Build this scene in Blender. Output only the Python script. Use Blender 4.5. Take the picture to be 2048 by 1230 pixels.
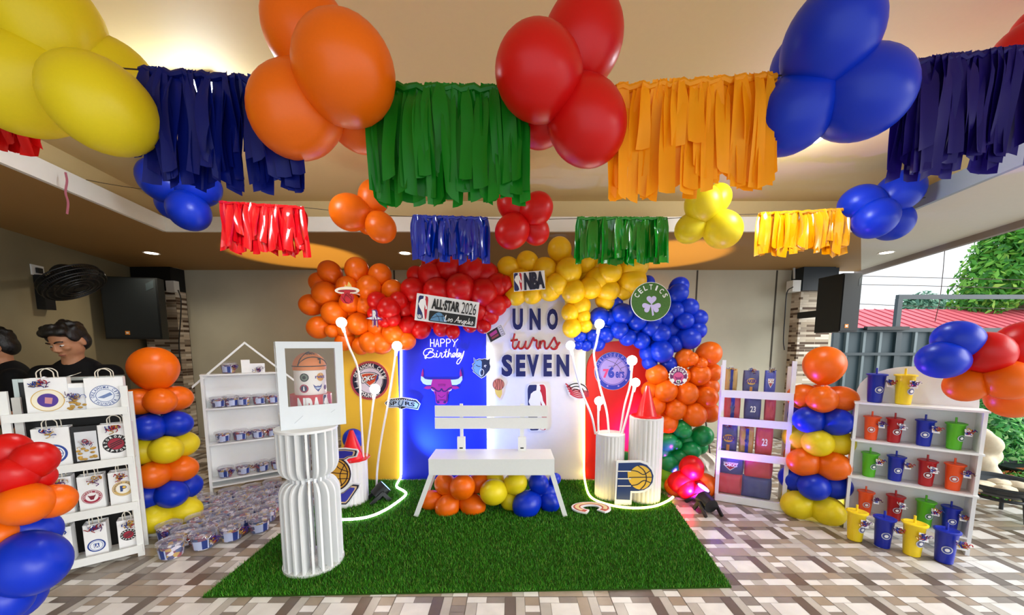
import bpy, bmesh, math, random
from math import sin, cos, pi, radians, sqrt, atan2, tan
from mathutils import Vector, Matrix, Quaternion
for o in list(bpy.data.objects): bpy.data.objects.remove(o)
rnd = random.Random(11)
SC = bpy.context.scene
COL = SC.collection

# ---------------------------------------------------------------- camera
F = 740.0; CX = 1024.0; CY = 768.0; H = 1.35; TH = radians(6)
cam_data = bpy.data.cameras.new('camera'); cam = bpy.data.objects.new('camera', cam_data); COL.objects.link(cam)
cam.location = (0, 0, H); cam.rotation_euler = (pi/2 - TH, 0, 0)
cam_data.sensor_fit = 'HORIZONTAL'; cam_data.sensor_width = 36; cam_data.lens = F*36/2048
cam_data.shift_y = (CY - 615)/2048; cam_data.clip_start = .02
SC.camera = cam
# ---------------------------------------------------------------- colour management, sky
SC.view_settings.view_transform = 'Standard'; SC.view_settings.look = 'None'
SC.view_settings.gamma = 1; SC.view_settings.use_curve_mapping = False
SC.view_settings.exposure = 0.68
W = bpy.data.worlds.new('overcast_sky'); SC.world = W; W.use_nodes = True
bg = W.node_tree.nodes['Background']; bg.inputs[0].default_value = (.86, .93, 1.0, 1); bg.inputs[1].default_value = 0.95
def light(name, kind, loc, energy, color=(1, 1, 1), target=None, **kw):
    d = bpy.data.lights.new(name, kind); d.energy = energy; d.color = color
    for k, v in kw.items(): setattr(d, k, v)
    o = bpy.data.objects.new(name, d); COL.objects.link(o); o.location = loc
    if target is not None:
        o.rotation_euler = (Vector(target) - Vector(loc)).to_track_quat('-Z', 'Y').to_euler()
    return o
light('sun', 'SUN', (8, -4, 4.2), 2.6, (1, .98, .95), (0, 0, 0), angle=radians(50))

# ---------------------------------------------------------------- pixel -> place
O = Vector((0, 0, H)); CT, ST = cos(TH), sin(TH)
def ray(x, y):
    a = (x - CX)/F; b = (CY - y)/F
    return Vector((a, CT + b*ST, -ST + b*CT))
def P(x, y, D):
    r = ray(x, y); return O + r*(D/r.y)
def PZ(x, y, z=0.0):
    r = ray(x, y); return O + r*((z - H)/r.z)
def DF(y): return PZ(CX, y, 0).y
def PP(x, y, p, n):
    r = ray(x, y); return O + r*((Vector(p) - O).dot(n)/r.dot(n))
def PX(p):
    v = Vector(p) - O; d = v.y*CT - v.z*ST; u = v.y*ST + v.z*CT
    return CX + F*v.x/d, CY - F*u/d

# ---------------------------------------------------------------- materials
def s2l(c):
    if isinstance(c, str): c = [int(c[i:i+2], 16)/255 for i in (0, 2, 4)]
    return tuple(((v/12.92) if v <= .04045 else ((v + .055)/1.055)**2.4) for v in c)
def mat(name, col, rough=.5, spec=.5, emit=None, estr=0, metal=0, noise=0, nscale=20, bump=0, trans=0, coat=0):
    m = bpy.data.materials.new(name); m.use_nodes = True
    nt = m.node_tree; b = nt.nodes['Principled BSDF']
    c = s2l(col); b.inputs['Base Color'].default_value = (*c, 1)
    b.inputs['Roughness'].default_value = rough; b.inputs['Specular IOR Level'].default_value = spec
    b.inputs['Metallic'].default_value = metal
    if coat: b.inputs['Coat Weight'].default_value = coat; b.inputs['Coat Roughness'].default_value = .08
    if emit is not None:
        b.inputs['Emission Color'].default_value = (*s2l(emit), 1); b.inputs['Emission Strength'].default_value = estr
    tc = nt.nodes.new('ShaderNodeTexCoord'); nz = nt.nodes.new('ShaderNodeTexNoise')
    nz.inputs['Scale'].default_value = nscale; nz.inputs['Detail'].default_value = 5
    nt.links.new(tc.outputs['Object'], nz.inputs['Vector'])
    k = noise if noise else .03
    mx = nt.nodes.new('ShaderNodeMix'); mx.data_type = 'RGBA'
    mx.inputs[6].default_value = (*[v*(1 - k) for v in c], 1); mx.inputs[7].default_value = (*[min(1, v*(1 + k)) for v in c], 1)
    nt.links.new(nz.outputs['Fac'], mx.inputs[0]); nt.links.new(mx.outputs[2], b.inputs['Base Color'])
    if bump:
        bp = nt.nodes.new('ShaderNodeBump'); bp.inputs['Strength'].default_value = bump; bp.inputs['Distance'].default_value = .01
        nt.links.new(nz.outputs['Fac'], bp.inputs['Height']); nt.links.new(bp.outputs[0], b.inputs['Normal'])
    if trans:
        tr = nt.nodes.new('ShaderNodeBsdfTranslucent'); nt.links.new(mx.outputs[2], tr.inputs[0])
        ms = nt.nodes.new('ShaderNodeMixShader'); ms.inputs[0].default_value = trans
        out = nt.nodes['Material Output']
        nt.links.new(b.outputs[0], ms.inputs[1]); nt.links.new(tr.outputs[0], ms.inputs[2]); nt.links.new(ms.outputs[0], out.inputs[0])
    return m
def clear_mat(name, tint='ffffff', amount=.85, rough=.08):
    m = bpy.data.materials.new(name); m.use_nodes = True; nt = m.node_tree; b = nt.nodes['Principled BSDF']
    b.inputs['Base Color'].default_value = (*s2l(tint), 1); b.inputs['Roughness'].default_value = rough
    t = nt.nodes.new('ShaderNodeBsdfTransparent'); ms = nt.nodes.new('ShaderNodeMixShader'); ms.inputs[0].default_value = amount
    nt.links.new(b.outputs[0], ms.inputs[1]); nt.links.new(t.outputs[0], ms.inputs[2])
    nt.links.new(ms.outputs[0], nt.nodes['Material Output'].inputs[0])
    return m
MT = {}
def c_(hexcol, rough=.5):
    k = (hexcol, rough)
    if k not in MT: MT[k] = mat('paint_' + hexcol, hexcol, rough)
    return MT[k]
WHITE = mat('white_paint', 'e9ebe8', .42, bump=.02, nscale=60)
PLY = mat('white_board', 'eceeee', .5)
BLACK = mat('black_plastic', '0b0d0e', .45)
BLK2 = mat('black_grille', '141b1e', .6, noise=.5, nscale=300)
LATEX = {'gold': mat('golden_latex', 'fbc712', .36, .4, trans=.18), 'yellow': mat('yellow_latex', 'f4de1e', .38, .4, trans=.18), 'orange': mat('orange_latex', 'fa7206', .34, .45, trans=.18),
         'red': mat('red_latex', 'd80d0d', .34, .4, trans=.18), 'blue': mat('blue_latex', '0433c8', .34, .4, trans=.15),
         'green': mat('green_latex', '11a04e', .3, .5, trans=.15), 'lime': mat('lime_latex', '7fd41c', .3, .5, trans=.15)}

# ---------------------------------------------------------------- mesh builder
def frame_of(d):
    d = Vector(d).normalized(); up = Vector((0, 0, 1)) if abs(d.z) < .95 else Vector((1, 0, 0))
    a = d.cross(up).normalized(); return a, a.cross(d).normalized(), d
class M:
    def __init__(s): s.v = []; s.f = []; s.m = []; s.mats = []; s.mi = 0; s.T = None
    def use(s, m):
        if m not in s.mats: s.mats.append(m)
        s.mi = s.mats.index(m); return s
    def V(s, p):
        p = Vector(p); s.v.append(s.T @ p if s.T else p); return len(s.v) - 1
    def Fc(s, idx): s.f.append(tuple(idx)); s.m.append(s.mi)
    def box(s, lo, hi, R=None, c=None):
        ids = []
        for z in (lo[2], hi[2]):
            for x, y in ((lo[0], lo[1]), (hi[0], lo[1]), (hi[0], hi[1]), (lo[0], hi[1])):
                p = Vector((x, y, z))
                if R is not None: p = R @ p + Vector(c)
                ids.append(s.V(p))
        a = ids
        for q in ((3, 2, 1, 0), (4, 5, 6, 7), (0, 1, 5, 4), (1, 2, 6, 5), (2, 3, 7, 6), (3, 0, 4, 7)): s.Fc([a[i] for i in q])
        return s
    def bar(s, p0, p1, w, h, up=(0, 0, 1)):
        p0, p1 = Vector(p0), Vector(p1); d = (p1 - p0).normalized(); up = Vector(up)
        a = d.cross(up).normalized(); b = a.cross(d)
        ids = [s.V(p + a*x*w/2 + b*y*h/2) for p in (p0, p1) for x, y in ((-1, -1), (1, -1), (1, 1), (-1, 1))]
        for q in ((3, 2, 1, 0), (4, 5, 6, 7), (0, 1, 5, 4), (1, 2, 6, 5), (2, 3, 7, 6), (3, 0, 4, 7)): s.Fc([ids[i] for i in q])
        return s
    def cyl(s, p0, p1, r0, r1=None, n=20, caps=True):
        r1 = r0 if r1 is None else r1; p0, p1 = Vector(p0), Vector(p1); a, b, d = frame_of(p1 - p0)
        A = [s.V(p0 + (a*cos(t) + b*sin(t))*r0) for t in [2*pi*i/n for i in range(n)]]
        B = [s.V(p1 + (a*cos(t) + b*sin(t))*r1) for t in [2*pi*i/n for i in range(n)]]
        for i in range(n): s.Fc((A[i], A[(i+1) % n], B[(i+1) % n], B[i]))
        if caps: s.Fc(A[::-1]); s.Fc(B)
        return s
    def tube(s, pts, r, n=8, caps=True, flat=None):
        pts = [Vector(p) for p in pts]; rings = []; a0 = None
        for i, p in enumerate(pts):
            d = (pts[min(i+1, len(pts)-1)] - pts[max(i-1, 0)])
            if d.length < 1e-9: d = Vector((0, 0, 1))
            d.normalize()
            if a0 is None: a, b, _ = frame_of(d)
            else:
                a = (a0 - d*a0.dot(d))
                a = a.normalized() if a.length > 1e-6 else frame_of(d)[0]
                b = a.cross(d)
            a0 = a; rr = r[i] if isinstance(r, (list, tuple)) else r
            rings.append([s.V(p + (a*cos(2*pi*k/n) + b*sin(2*pi*k/n))*rr) for k in range(n)])
        for i in range(len(rings) - 1):
            for k in range(n): s.Fc((rings[i][k], rings[i][(k+1) % n], rings[i+1][(k+1) % n], rings[i+1][k]))
        if caps and len(rings) > 1: s.Fc(rings[0][::-1]); s.Fc(rings[-1])
        return s
    def lathe(s, prof, n=32, c=(0, 0, 0), close=False, sx=1, sy=1):
        c = Vector(c); rings = []
        for r, z in prof:
            rings.append([s.V(c + Vector((r*cos(2*pi*k/n)*sx, r*sin(2*pi*k/n)*sy, z))) for k in range(n)])
        for i in range(len(rings) - 1):
            for k in range(n): s.Fc((rings[i][k], rings[i][(k+1) % n], rings[i+1][(k+1) % n], rings[i+1][k]))
        if close: s.Fc(rings[0][::-1]); s.Fc(rings[-1])
        return s
    def ball(s, c, r, n=16, m=10, R=None):
        c = Vector(c); r = (r, r, r) if not isinstance(r, (tuple, list)) else r
        rings = []
        for j in range(1, m):
            t = pi*j/m; row = []
            for k in range(n):
                p = Vector((r[0]*sin(t)*cos(2*pi*k/n), r[1]*sin(t)*sin(2*pi*k/n), r[2]*cos(t)))
                row.append(s.V(c + (R @ p if R is not None else p)))
            rings.append(row)
        e = Vector((0, 0, r[2])); e = R @ e if R is not None else e
        t_, b_ = s.V(c + e), s.V(c - e)
        for k in range(n):
            s.Fc((t_, rings[0][k], rings[0][(k+1) % n])); s.Fc((b_, rings[-1][(k+1) % n], rings[-1][k]))
            for i in range(len(rings) - 1): s.Fc((rings[i][k], rings[i+1][k], rings[i+1][(k+1) % n], rings[i][(k+1) % n]))
        return s
    def slab(s, pts, nrm, th):
        """flat outline of 3-D points given thickness along nrm"""
        nrm = Vector(nrm).normalized()*th
        a = [s.V(p) for p in pts]; b = [s.V(Vector(p) + nrm) for p in pts]
        s.Fc(a); s.Fc(b[::-1]); n = len(a)
        for i in range(n): s.Fc((a[(i+1) % n], a[i], b[i], b[(i+1) % n]))
        return s
    def build(s, name, m=None, parent=None, smooth=True, world=True, angle=40):
        me = bpy.data.meshes.new(name)
        off = Vector((0, 0, 0))
        if parent is not None and world:
            q = parent
            while q is not None: off += q.location; q = q.parent
        me.from_pydata([tuple(p - off) for p in s.v], [], s.f)
        if s.mats:
            for x in s.mats: me.materials.append(x)
            me.polygons.foreach_set('material_index', s.m)
        elif m is not None: me.materials.append(m)
        bm = bmesh.new(); bm.from_mesh(me); bmesh.ops.recalc_face_normals(bm, faces=bm.faces); bm.to_mesh(me); bm.free()
        if smooth:
            me.polygons.foreach_set('use_smooth', [True]*len(me.polygons))
            try: me.set_sharp_from_angle(angle=radians(angle))
            except Exception: pass
        me.update()
        o = bpy.data.objects.new(name, me); COL.objects.link(o)
        if parent is not None: o.parent = parent
        return o
def tag(o, label, cat, group=None, kind=None):
    o['label'] = label; o['category'] = cat
    if group: o['group'] = group
    if kind: o['kind'] = kind
    return o
def thing(name, label, cat, loc=(0, 0, 0), rz=0, group=None):
    o = bpy.data.objects.new(name, None); COL.objects.link(o); o.empty_display_size = .05
    o.location = loc; o.rotation_euler = (0, 0, rz)
    return tag(o, label, cat, group)
def struct(o, label=None):
    o['kind'] = 'structure'
    if label: o['label'] = label
    return o
def copy_tree(o, parent=None):
    c = o.copy(); COL.objects.link(c)
    if parent is not None: c.parent = parent
    for ch in o.children: copy_tree(ch, c)
    return c
def place(root, loc, rz, label, group=None, first=False):
    r = root if first else copy_tree(root)
    r.location = loc; r.rotation_euler = (0, 0, rz); r['label'] = label
    if group: r['group'] = group
    return r
def smooth_pts(pts, n=6, closed=False):
    pts = [Vector(p) for p in pts]; out = []; N = len(pts)
    rng = range(N) if closed else range(N - 1)
    for i in rng:
        p1, p2 = pts[i], pts[(i+1) % N]
        p0 = pts[(i-1) % N] if closed or i > 0 else p1*2 - p2
        p3 = pts[(i+2) % N] if closed or i + 2 < N else p2*2 - p1
        for k in range(n):
            t = k/n
            out.append(.5*((2*p1) + (p2 - p0)*t + (2*p0 - 5*p1 + 4*p2 - p3)*t*t + (3*p1 - p0 - 3*p2 + p3)*t**3))
    if not closed: out.append(pts[-1])
    return out
# ---------------------------------------------------------------- flat artwork on boards (lettering, emblems)
_glyph = {}
def glyphs(txt, bold=0.0):
    k = (txt, bold)
    if k not in _glyph:
        cu = bpy.data.curves.new('lettering', 'FONT'); cu.body = txt; cu.size = 1; cu.resolution_u = 3; cu.offset = bold
        ob = bpy.data.objects.new('lettering', cu)
        me = bpy.data.meshes.new_from_object(ob)
        vs = [(v.co.x, v.co.y) for v in me.vertices]; fs = [tuple(p.vertices) for p in me.polygons]
        bpy.data.objects.remove(ob); bpy.data.curves.remove(cu); bpy.data.meshes.remove(me)
        xs = [v[0] for v in vs]; ys = [v[1] for v in vs]; a, b = min(xs), max(xs); c, d = min(ys), max(ys)
        vs = [((x - a)/max(b - a, 1e-6), (y - c)/max(d - c, 1e-6)) for x, y in vs]
        _glyph[k] = (vs, fs, (b - a)/max(d - c, 1e-6))
    return _glyph[k]
class Art:
    """2-D drawing (x right, y down) put on a surface by mp(x, y, layer)"""
    def __init__(s, mp, dz=.0012): s.mp = mp; s.m = M(); s.k = 1; s.dz = dz
    def up(s, n=1): s.k += n; return s
    def poly(s, pts, m, th=0):
        s.m.use(m); s.m.Fc([s.m.V(s.mp(x, y, s.k)) for x, y in pts])
        if th:
            a = [s.m.V(s.mp(x, y, s.k)) for x, y in pts]; b = [s.m.V(s.mp(x, y, s.k - th)) for x, y in pts]; n = len(a)
            for i in range(n): s.m.Fc((a[i], a[(i+1) % n], b[(i+1) % n], b[i]))
        return s
    def disc(s, cx, cy, r, m, ry=None, n=36, th=0, rot=0):
        ry = r if ry is None else ry; c, q = cos(rot), sin(rot)
        return s.poly([(cx + c*r*cos(t) - q*ry*sin(t), cy + q*r*cos(t) + c*ry*sin(t)) for t in [2*pi*i/n for i in range(n)]], m, th)
    def ring(s, cx, cy, r0, r1, m, a0=0, a1=360, n=40, k=1):
        s.m.use(m); A = []
        for i in range(n + 1):
            t = radians(a0 + (a1 - a0)*i/n)
            A.append((s.m.V(s.mp(cx + r0*cos(t), cy + k*r0*sin(t), s.k)), s.m.V(s.mp(cx + r1*cos(t), cy + k*r1*sin(t), s.k))))
        for i in range(n): s.m.Fc((A[i][0], A[i][1], A[i+1][1], A[i+1][0]))
        return s
    def line(s, pts, w, m, sm=5, closed=False):
        pts = [Vector((x, y, 0)) for x, y in pts]
        if sm: pts = smooth_pts(pts, sm, closed)
        if closed: pts = pts + [pts[0]]
        s.m.use(m); L = []
        for i, p in enumerate(pts):
            d = pts[min(i+1, len(pts)-1)] - pts[max(i-1, 0)]
            if closed and i in (0, len(pts)-1): d = pts[1] - pts[-2]
            d = d.normalized() if d.length > 1e-9 else Vector((1, 0, 0)); nn = Vector((-d.y, d.x, 0))*w/2
            L.append((s.m.V(s.mp(*(p + nn).to_2d(), s.k)), s.m.V(s.mp(*(p - nn).to_2d(), s.k))))
        for i in range(len(L) - 1): s.m.Fc((L[i][0], L[i][1], L[i+1][1], L[i+1][0]))
        return s
    def text(s, txt, x0, y0, x1, y1, m, bold=0.0, quad=None, th=0):
        vs, fs, _ = glyphs(txt, bold); s.m.use(m)
        def put(u, v, k):
            if quad:   # corners TL TR BR BL
                a = Vector(quad[3])*(1-u) + Vector(quad[2])*u; b = Vector(quad[0])*(1-u) + Vector(quad[1])*u
                p = a*(1-v) + b*v; return s.mp(p.x, p.y, k)
            return s.mp(x0 + (x1-x0)*u, y1 + (y0-y1)*v, k)
        ids = [s.m.V(put(u, v, s.k)) for u, v in vs]
        for f in fs: s.m.Fc([ids[i] for i in f])
        if th:
            cnt = {}
            for f in fs:
                for i in range(len(f)):
                    e = (f[i], f[(i+1) % len(f)]); cnt[tuple(sorted(e))] = cnt.get(tuple(sorted(e)), 0) + 1
            low = [s.m.V(put(u, v, s.k - th)) for u, v in vs]
            for (a, b), c in cnt.items():
                if c == 1: s.m.Fc((ids[a], ids[b], low[b], low[a]))
        return s
    def arc(s, txt, cx, cy, r, h, a0, a1, m, bold=0.0, w=None, inside=False):
        """letters of height h on a circle, from angle a0 to a1 (degrees clockwise from 12 o'clock)"""
        s.m.use(m); n = len(txt)
        for i, ch in enumerate(txt):
            if ch == ' ': continue
            vs, fs, asp = glyphs(ch, bold)
            t = radians(a0 + (a1 - a0)*(i/(n - 1) if n > 1 else .5)); ww = w or min(h*asp, h*1.1)
            if ch in 'I1': ww = min(ww, h*.32)
            ids = []
            for u, v in vs:
                q = (u - .5)*ww
                if inside: rr = r - h/2 + (1 - v)*h; tx, ty = -cos(t), -sin(t)
                else: rr = r - h/2 + v*h; tx, ty = cos(t), sin(t)
                ids.append(s.m.V(s.mp(cx + sin(t)*rr + tx*q, cy - cos(t)*rr + ty*q, s.k)))
            for f in fs: s.m.Fc([ids[j] for j in f])
        return s
    def build(s, name, parent, world=True):
        return s.m.build(name, None, parent, smooth=False, world=world)
def rr_pts(x0, y0, x1, y1, r, n=6):
    out = []
    for cx, cy, a in ((x1-r, y0+r, -90), (x1-r, y1-r, 0), (x0+r, y1-r, 90), (x0+r, y0+r, 180)):
        for i in range(n + 1):
            t = radians(a + 90*i/n); out.append((cx + r*cos(t), cy + r*sin(t)))
    return out
PLAYER = [(.52, .02), (.62, .02), (.69, .06), (.69, .12), (.66, .15), (.72, .19), (.77, .27), (.80, .36), (.90, .44), (.93, .52), (.86, .56), (.78, .54),
          (.76, .47), (.70, .40), (.67, .36), (.68, .46), (.66, .55), (.70, .66), (.74, .80), (.82, .97), (.66, .97), (.60, .84), (.52, .72),
          (.36, .60), (.20, .50), (.08, .38), (.10, .34), (.16, .29), (.20, .21), (.34, .16), (.48, .14), (.50, .08)]
NAVY = c_('12205e'); REDC = c_('c3152f'); WHT = c_('f4f4f4'); BLU = c_('1a3fb0'); BLKC = c_('101012')
def player_badge(a, quad, cap=True):
    """rounded blue and red badge with the white player silhouette"""
    q = [Vector(p) for p in quad]
    def mp(u, v):
        p = (q[0]*(1-u) + q[1]*u)*(1-v) + (q[3]*(1-u) + q[2]*u)*v; return (p.x, p.y)
    R = [mp(u, v) for u, v in rr_pts(0, 0, 1, 1, .16, 5)]
    a.poly(R, WHT); a.up()
    lf = [mp(u, v) for u, v in rr_pts(.04, .02, .60, .98, .14, 5)]; rt = [mp(u, v) for u, v in rr_pts(.56, .02, .96, .98, .14, 5)]
    a.poly(rt, REDC); a.up(); a.poly(lf, NAVY); a.up()
    a.poly([mp(u, v) for u, v in PLAYER], WHT)
    if cap:
        a.up(); a.text('NBA', 0, 0, 0, 0, WHT, .03, quad=[mp(.08, .80), mp(.50, .80), mp(.50, .95), mp(.08, .95)])
# ================================================================ the setting
ZS = 2.40                                            # soffit height
YB = PZ(1024, 540, ZS).y                             # back wall
ZT = 2.70                                            # tray ceiling
def tile_floor():
    shades = ['e4e1da', 'bdb7ac', '8f857a', '6d6055', 'a3937f']
    mats = []
    for i, h in enumerate(shades):
        m = mat('floor_tile_' + str(i), h, .26, .5, noise=.22, nscale=9, bump=.05)
        mats.append(m)
    g = mat('floor_grout', '857d74', .7)
    L = 8.0
    rects = [(0, 0, 5, 2, 4), (5, 0, 6.3, 2, 1), (6.3, 0, 8, 1, 0), (6.3, 1, 8, 2, 2),
             (0, 2, 1.6, 3, 0), (1.6, 2, 3.2, 3, 1), (3.2, 2, 6.4, 3.2, 0), (6.4, 2, 8, 4.2, 3),
             (0, 3, 3.2, 4.4, 2), (3.2, 3.2, 5, 4.4, 4), (5, 3.2, 6.4, 4.4, 1),
             (0, 4.4, 1.2, 7, 1), (1.2, 4.4, 4.2, 7, 0), (4.2, 4.4, 5.4, 8, 3), (5.4, 4.4, 6.4, 8, 1),
             (6.4, 4.2, 8, 5.6, 2), (6.4, 5.6, 8, 6.6, 0), (6.4, 6.6, 8, 8, 4), (0, 7, 2.2, 8, 0), (2.2, 7, 4.2, 8, 2)]
    T = .385; b = M()
    for m in mats: b.use(m)
    b.use(g)
    X0, X1, Y0, Y1 = -6.4, 8.9, -1.6, YB + .05
    nx = int((X1 - X0)/T) + 1; ny = int((Y1 - Y0)/T) + 1
    e = .035
    b.Fc([b.V((x, y, -.002)) for x, y in ((X0, Y0), (X1, Y0), (X1, Y1 + 1.6), (X0, Y1 + 1.6))])
    for i in range(nx):
        for j in range(ny + 4):
            x, y = X0 + i*T, Y0 + j*T
            for (a0, b0, a1, b1, k) in rects:
                q = k if rnd.random() > .12 else rnd.randrange(5)
                b.use(mats[q]); s = T/L
                lo = lambda v: v*s + (e*s*.6 if v > 0 else .0022); hi = lambda v: v*s - (e*s*.6 if v < L else -.0 + .0022)
                b.Fc([b.V((x + px, y + py, 0)) for px, py in ((lo(a0), lo(b0)), (hi(a1), lo(b0)), (hi(a1), hi(b1)), (lo(a0), hi(b1)))])
    return b.build('floor', None, None, smooth=False)
struct(tile_floor(), 'patterned stone look tile floor in beige, grey and white')

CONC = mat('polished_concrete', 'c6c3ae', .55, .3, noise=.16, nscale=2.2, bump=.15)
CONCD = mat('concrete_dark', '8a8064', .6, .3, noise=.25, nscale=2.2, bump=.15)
CEIL = mat('beige_ceiling_paint', 'dec48e', .6, .3, noise=.02, nscale=40)
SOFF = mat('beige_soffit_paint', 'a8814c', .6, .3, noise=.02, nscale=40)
TRIM = mat('white_trim', 'f6f1e6', .45)
SEAM = mat('dark_seam', '4b463c', .7)
cl = PZ(280, 540, ZS); cl0 = PZ(0, 455, ZS)
# back wall
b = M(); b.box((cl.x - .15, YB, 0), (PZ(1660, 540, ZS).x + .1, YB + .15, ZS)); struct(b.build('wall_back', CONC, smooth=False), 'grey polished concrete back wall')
for i, x in enumerate((372, 790, 1392, 1550)):
    p = P(x, 600, YB); b = M(); b.box((p.x - .011, YB - .004, 0), (p.x + .011, YB + .01, ZS - .005))
    struct(b.build('trim_%d' % (i + 1), SEAM, smooth=False))
# left wall
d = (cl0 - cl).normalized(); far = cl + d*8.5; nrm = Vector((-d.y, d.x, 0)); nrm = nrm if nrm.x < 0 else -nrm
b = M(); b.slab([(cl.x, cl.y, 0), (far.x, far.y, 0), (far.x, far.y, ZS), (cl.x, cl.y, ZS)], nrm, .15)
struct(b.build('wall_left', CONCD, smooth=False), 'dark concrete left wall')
LW = (cl.copy(), d.copy(), -nrm)                      # left wall line, direction to camera, inward normal
# tray ceiling, soffit ring and white fascia
ci_l = PZ(330, 463, ZS); ci_r = PZ(1722, 463, ZS); fi_l = PZ(0, 325, ZS); fi_r = PZ(2048, 328, ZS)
def ext(a, c, y): t = (y - a.y)/(c.y - a.y); return a + (c - a)*t
YN = -1.3
nl, nr = ext(ci_l, fi_l, YN), ext(ci_r, fi_r, YN)
ro0, ro1 = PZ(1712, 545, ZS), PZ(2048, 440, ZS); ron = ext(ro0, ro1, YN)
TH_S = .10
SOFF_DAYLIT = mat('daylit_soffit_tone', 'd9d3c6', .6, .3)  # same soffit, with the daylight from the open side put into its colour
def soff(pts, nm, lab, m=None):
    b = M(); b.slab([(p[0], p[1], ZS) for p in pts], (0, 0, 1), TH_S); struct(b.build(nm, m or SOFF, smooth=False), lab)
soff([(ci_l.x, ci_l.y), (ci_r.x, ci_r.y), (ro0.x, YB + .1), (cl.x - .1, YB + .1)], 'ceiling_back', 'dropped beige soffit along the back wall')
lwn = LW[0] + LW[1]*((YN - LW[0].y)/LW[1].y)
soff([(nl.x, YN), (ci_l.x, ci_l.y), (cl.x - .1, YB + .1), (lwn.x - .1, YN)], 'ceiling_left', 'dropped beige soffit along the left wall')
soff([(nr.x, YN), (ron.x, YN), (ro0.x, YB + .1), (ci_r.x, ci_r.y)], 'ceiling_right', 'dropped soffit along the open right side, coloured pale as daylit', SOFF_DAYLIT)
g = .10
b = M(); b.box((nl.x - g - 1.6, YN, ZT), (nr.x + g + 1.6, ci_l.y + g, ZT + .08)); struct(b.build('ceiling', CEIL, smooth=False), 'raised beige tray ceiling')
# cove sides
b = M(); b.box((ci_l.x - g - .25, ci_l.y + g - .02, ZS + TH_S), (ci_r.x + g + .25, ci_l.y + g, ZT)); struct(b.build('ceiling_cove_back', CEIL, smooth=False))
b = M(); b.slab([(nl.x - g, YN, ZS + TH_S), (ci_l.x - g, ci_l.y + g, ZS + TH_S), (ci_l.x - g, ci_l.y + g, ZT), (nl.x - g, YN, ZT)], (-1, 0, 0), .02); struct(b.build('ceiling_cove_left', CEIL, smooth=False))
b = M(); b.slab([(nr.x + g, YN, ZS + TH_S), (ci_r.x + g, ci_r.y + g, ZS + TH_S), (ci_r.x + g, ci_r.y + g, ZT), (nr.x + g, YN, ZT)], (1, 0, 0), .02); struct(b.build('ceiling_cove_right', CEIL, smooth=False))
def fas(p, q, nm, lab, m=TRIM):
    b = M(); b.bar((p.x, p.y, ZS + .062), (q.x, q.y, ZS + .062), .03, .13); struct(b.build(nm, m, smooth=False), lab)
fas(ci_l, ci_r, 'trim_5', 'white fascia of the tray ceiling at the back'); fas(nl, ci_l, 'trim_6', 'white fascia of the tray ceiling at the left')
fas(nr, ci_r, 'trim_7', 'grey fascia of the tray ceiling at the right', mat('grey_trim', '9aa3ad', .5))
b = M(); b.bar((ron.x, ron.y, ZS + .02), (ro0.x, ro0.y, ZS + .02), .05, .16); struct(b.build('trim_8', mat('roof_edge', '8d8078', .6), smooth=False), 'brown roof edge on the open side')

# ledge-stone corner columns
def ledge():
    m = bpy.data.materials.new('ledge_stone'); m.use_nodes = True; nt = m.node_tree; bs = nt.nodes['Principled BSDF']
    tc = nt.nodes.new('ShaderNodeTexCoord'); mp = nt.nodes.new('ShaderNodeMapping'); mp.inputs['Rotation'].default_value = (radians(90), 0, 0)
    sx = nt.nodes.new('ShaderNodeSeparateXYZ'); cb = nt.nodes.new('ShaderNodeCombineXYZ'); ad = nt.nodes.new('ShaderNodeMath')
    nt.links.new(tc.outputs['Object'], sx.inputs[0]); nt.links.new(sx.outputs[0], ad.inputs[0]); nt.links.new(sx.outputs[1], ad.inputs[1])
    nt.links.new(ad.outputs[0], cb.inputs[0]); nt.links.new(sx.outputs[2], cb.inputs[1])
    br = nt.nodes.new('ShaderNodeTexBrick'); br.inputs['Color1'].default_value = (0, 0, 0, 1); br.inputs['Color2'].default_value = (1, 1, 1, 1)
    br.inputs['Mortar'].default_value = (.2, .2, .2, 1); br.inputs['Scale'].default_value = 1; br.inputs['Brick Width'].default_value = .21
    br.inputs['Row Height'].default_value = .034; br.inputs['Mortar Size'].default_value = .002; br.offset = .37
    nt.links.new(cb.outputs[0], br.inputs['Vector'])
    rp = nt.nodes.new('ShaderNodeValToRGB'); r = rp.color_ramp; r.interpolation = 'CONSTANT'
    cols = ['5a4636', 'c9bda9', 'e4ddcf', '9a8c7a', '6d5a48', 'd8ccb8', 'b7a892']
    r.elements[0].color = (*s2l(cols[0]), 1); r.elements[1].position = .14; r.elements[1].color = (*s2l(cols[1]), 1)
    for i, cc in enumerate(cols[2:]):
        e = r.elements.new(.28 + .14*i); e.color = (*s2l(cc), 1)
    nt.links.new(br.outputs['Color'], rp.inputs[0]); nt.links.new(rp.outputs[0], bs.inputs['Base Color'])
    bp = nt.nodes.new('ShaderNodeBump'); bp.inputs['Distance'].default_value = .02; nt.links.new(br.outputs['Color'], bp.inputs['Height']); nt.links.new(bp.outputs[0], bs.inputs['Normal'])
    bs.inputs['Roughness'].default_value = .75
    return m
LEDGE = ledge()
yc = YB - .17
xl0, xl1 = P(285, 600, yc).x, P(352, 600, yc).x
b = M(); b.box((xl0, yc, 0), (xl1, YB, ZS)); struct(b.build('wall_pillar_left', LEDGE, smooth=False), 'ledge stone pillar behind the left speaker')
xr0, xr1 = P(1601, 600, yc).x, P(1664, 600, yc).x
b = M(); b.box((xr0, yc, 0), (xr1, YB, ZS)); struct(b.build('wall_pillar_right', LEDGE, smooth=False), 'ledge stone pillar behind the right speaker')
CAP = mat('dark_beam_paint', '1d2730', .5)
p0, p1 = P(272, 582, yc), P(346, 535, yc)
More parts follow.
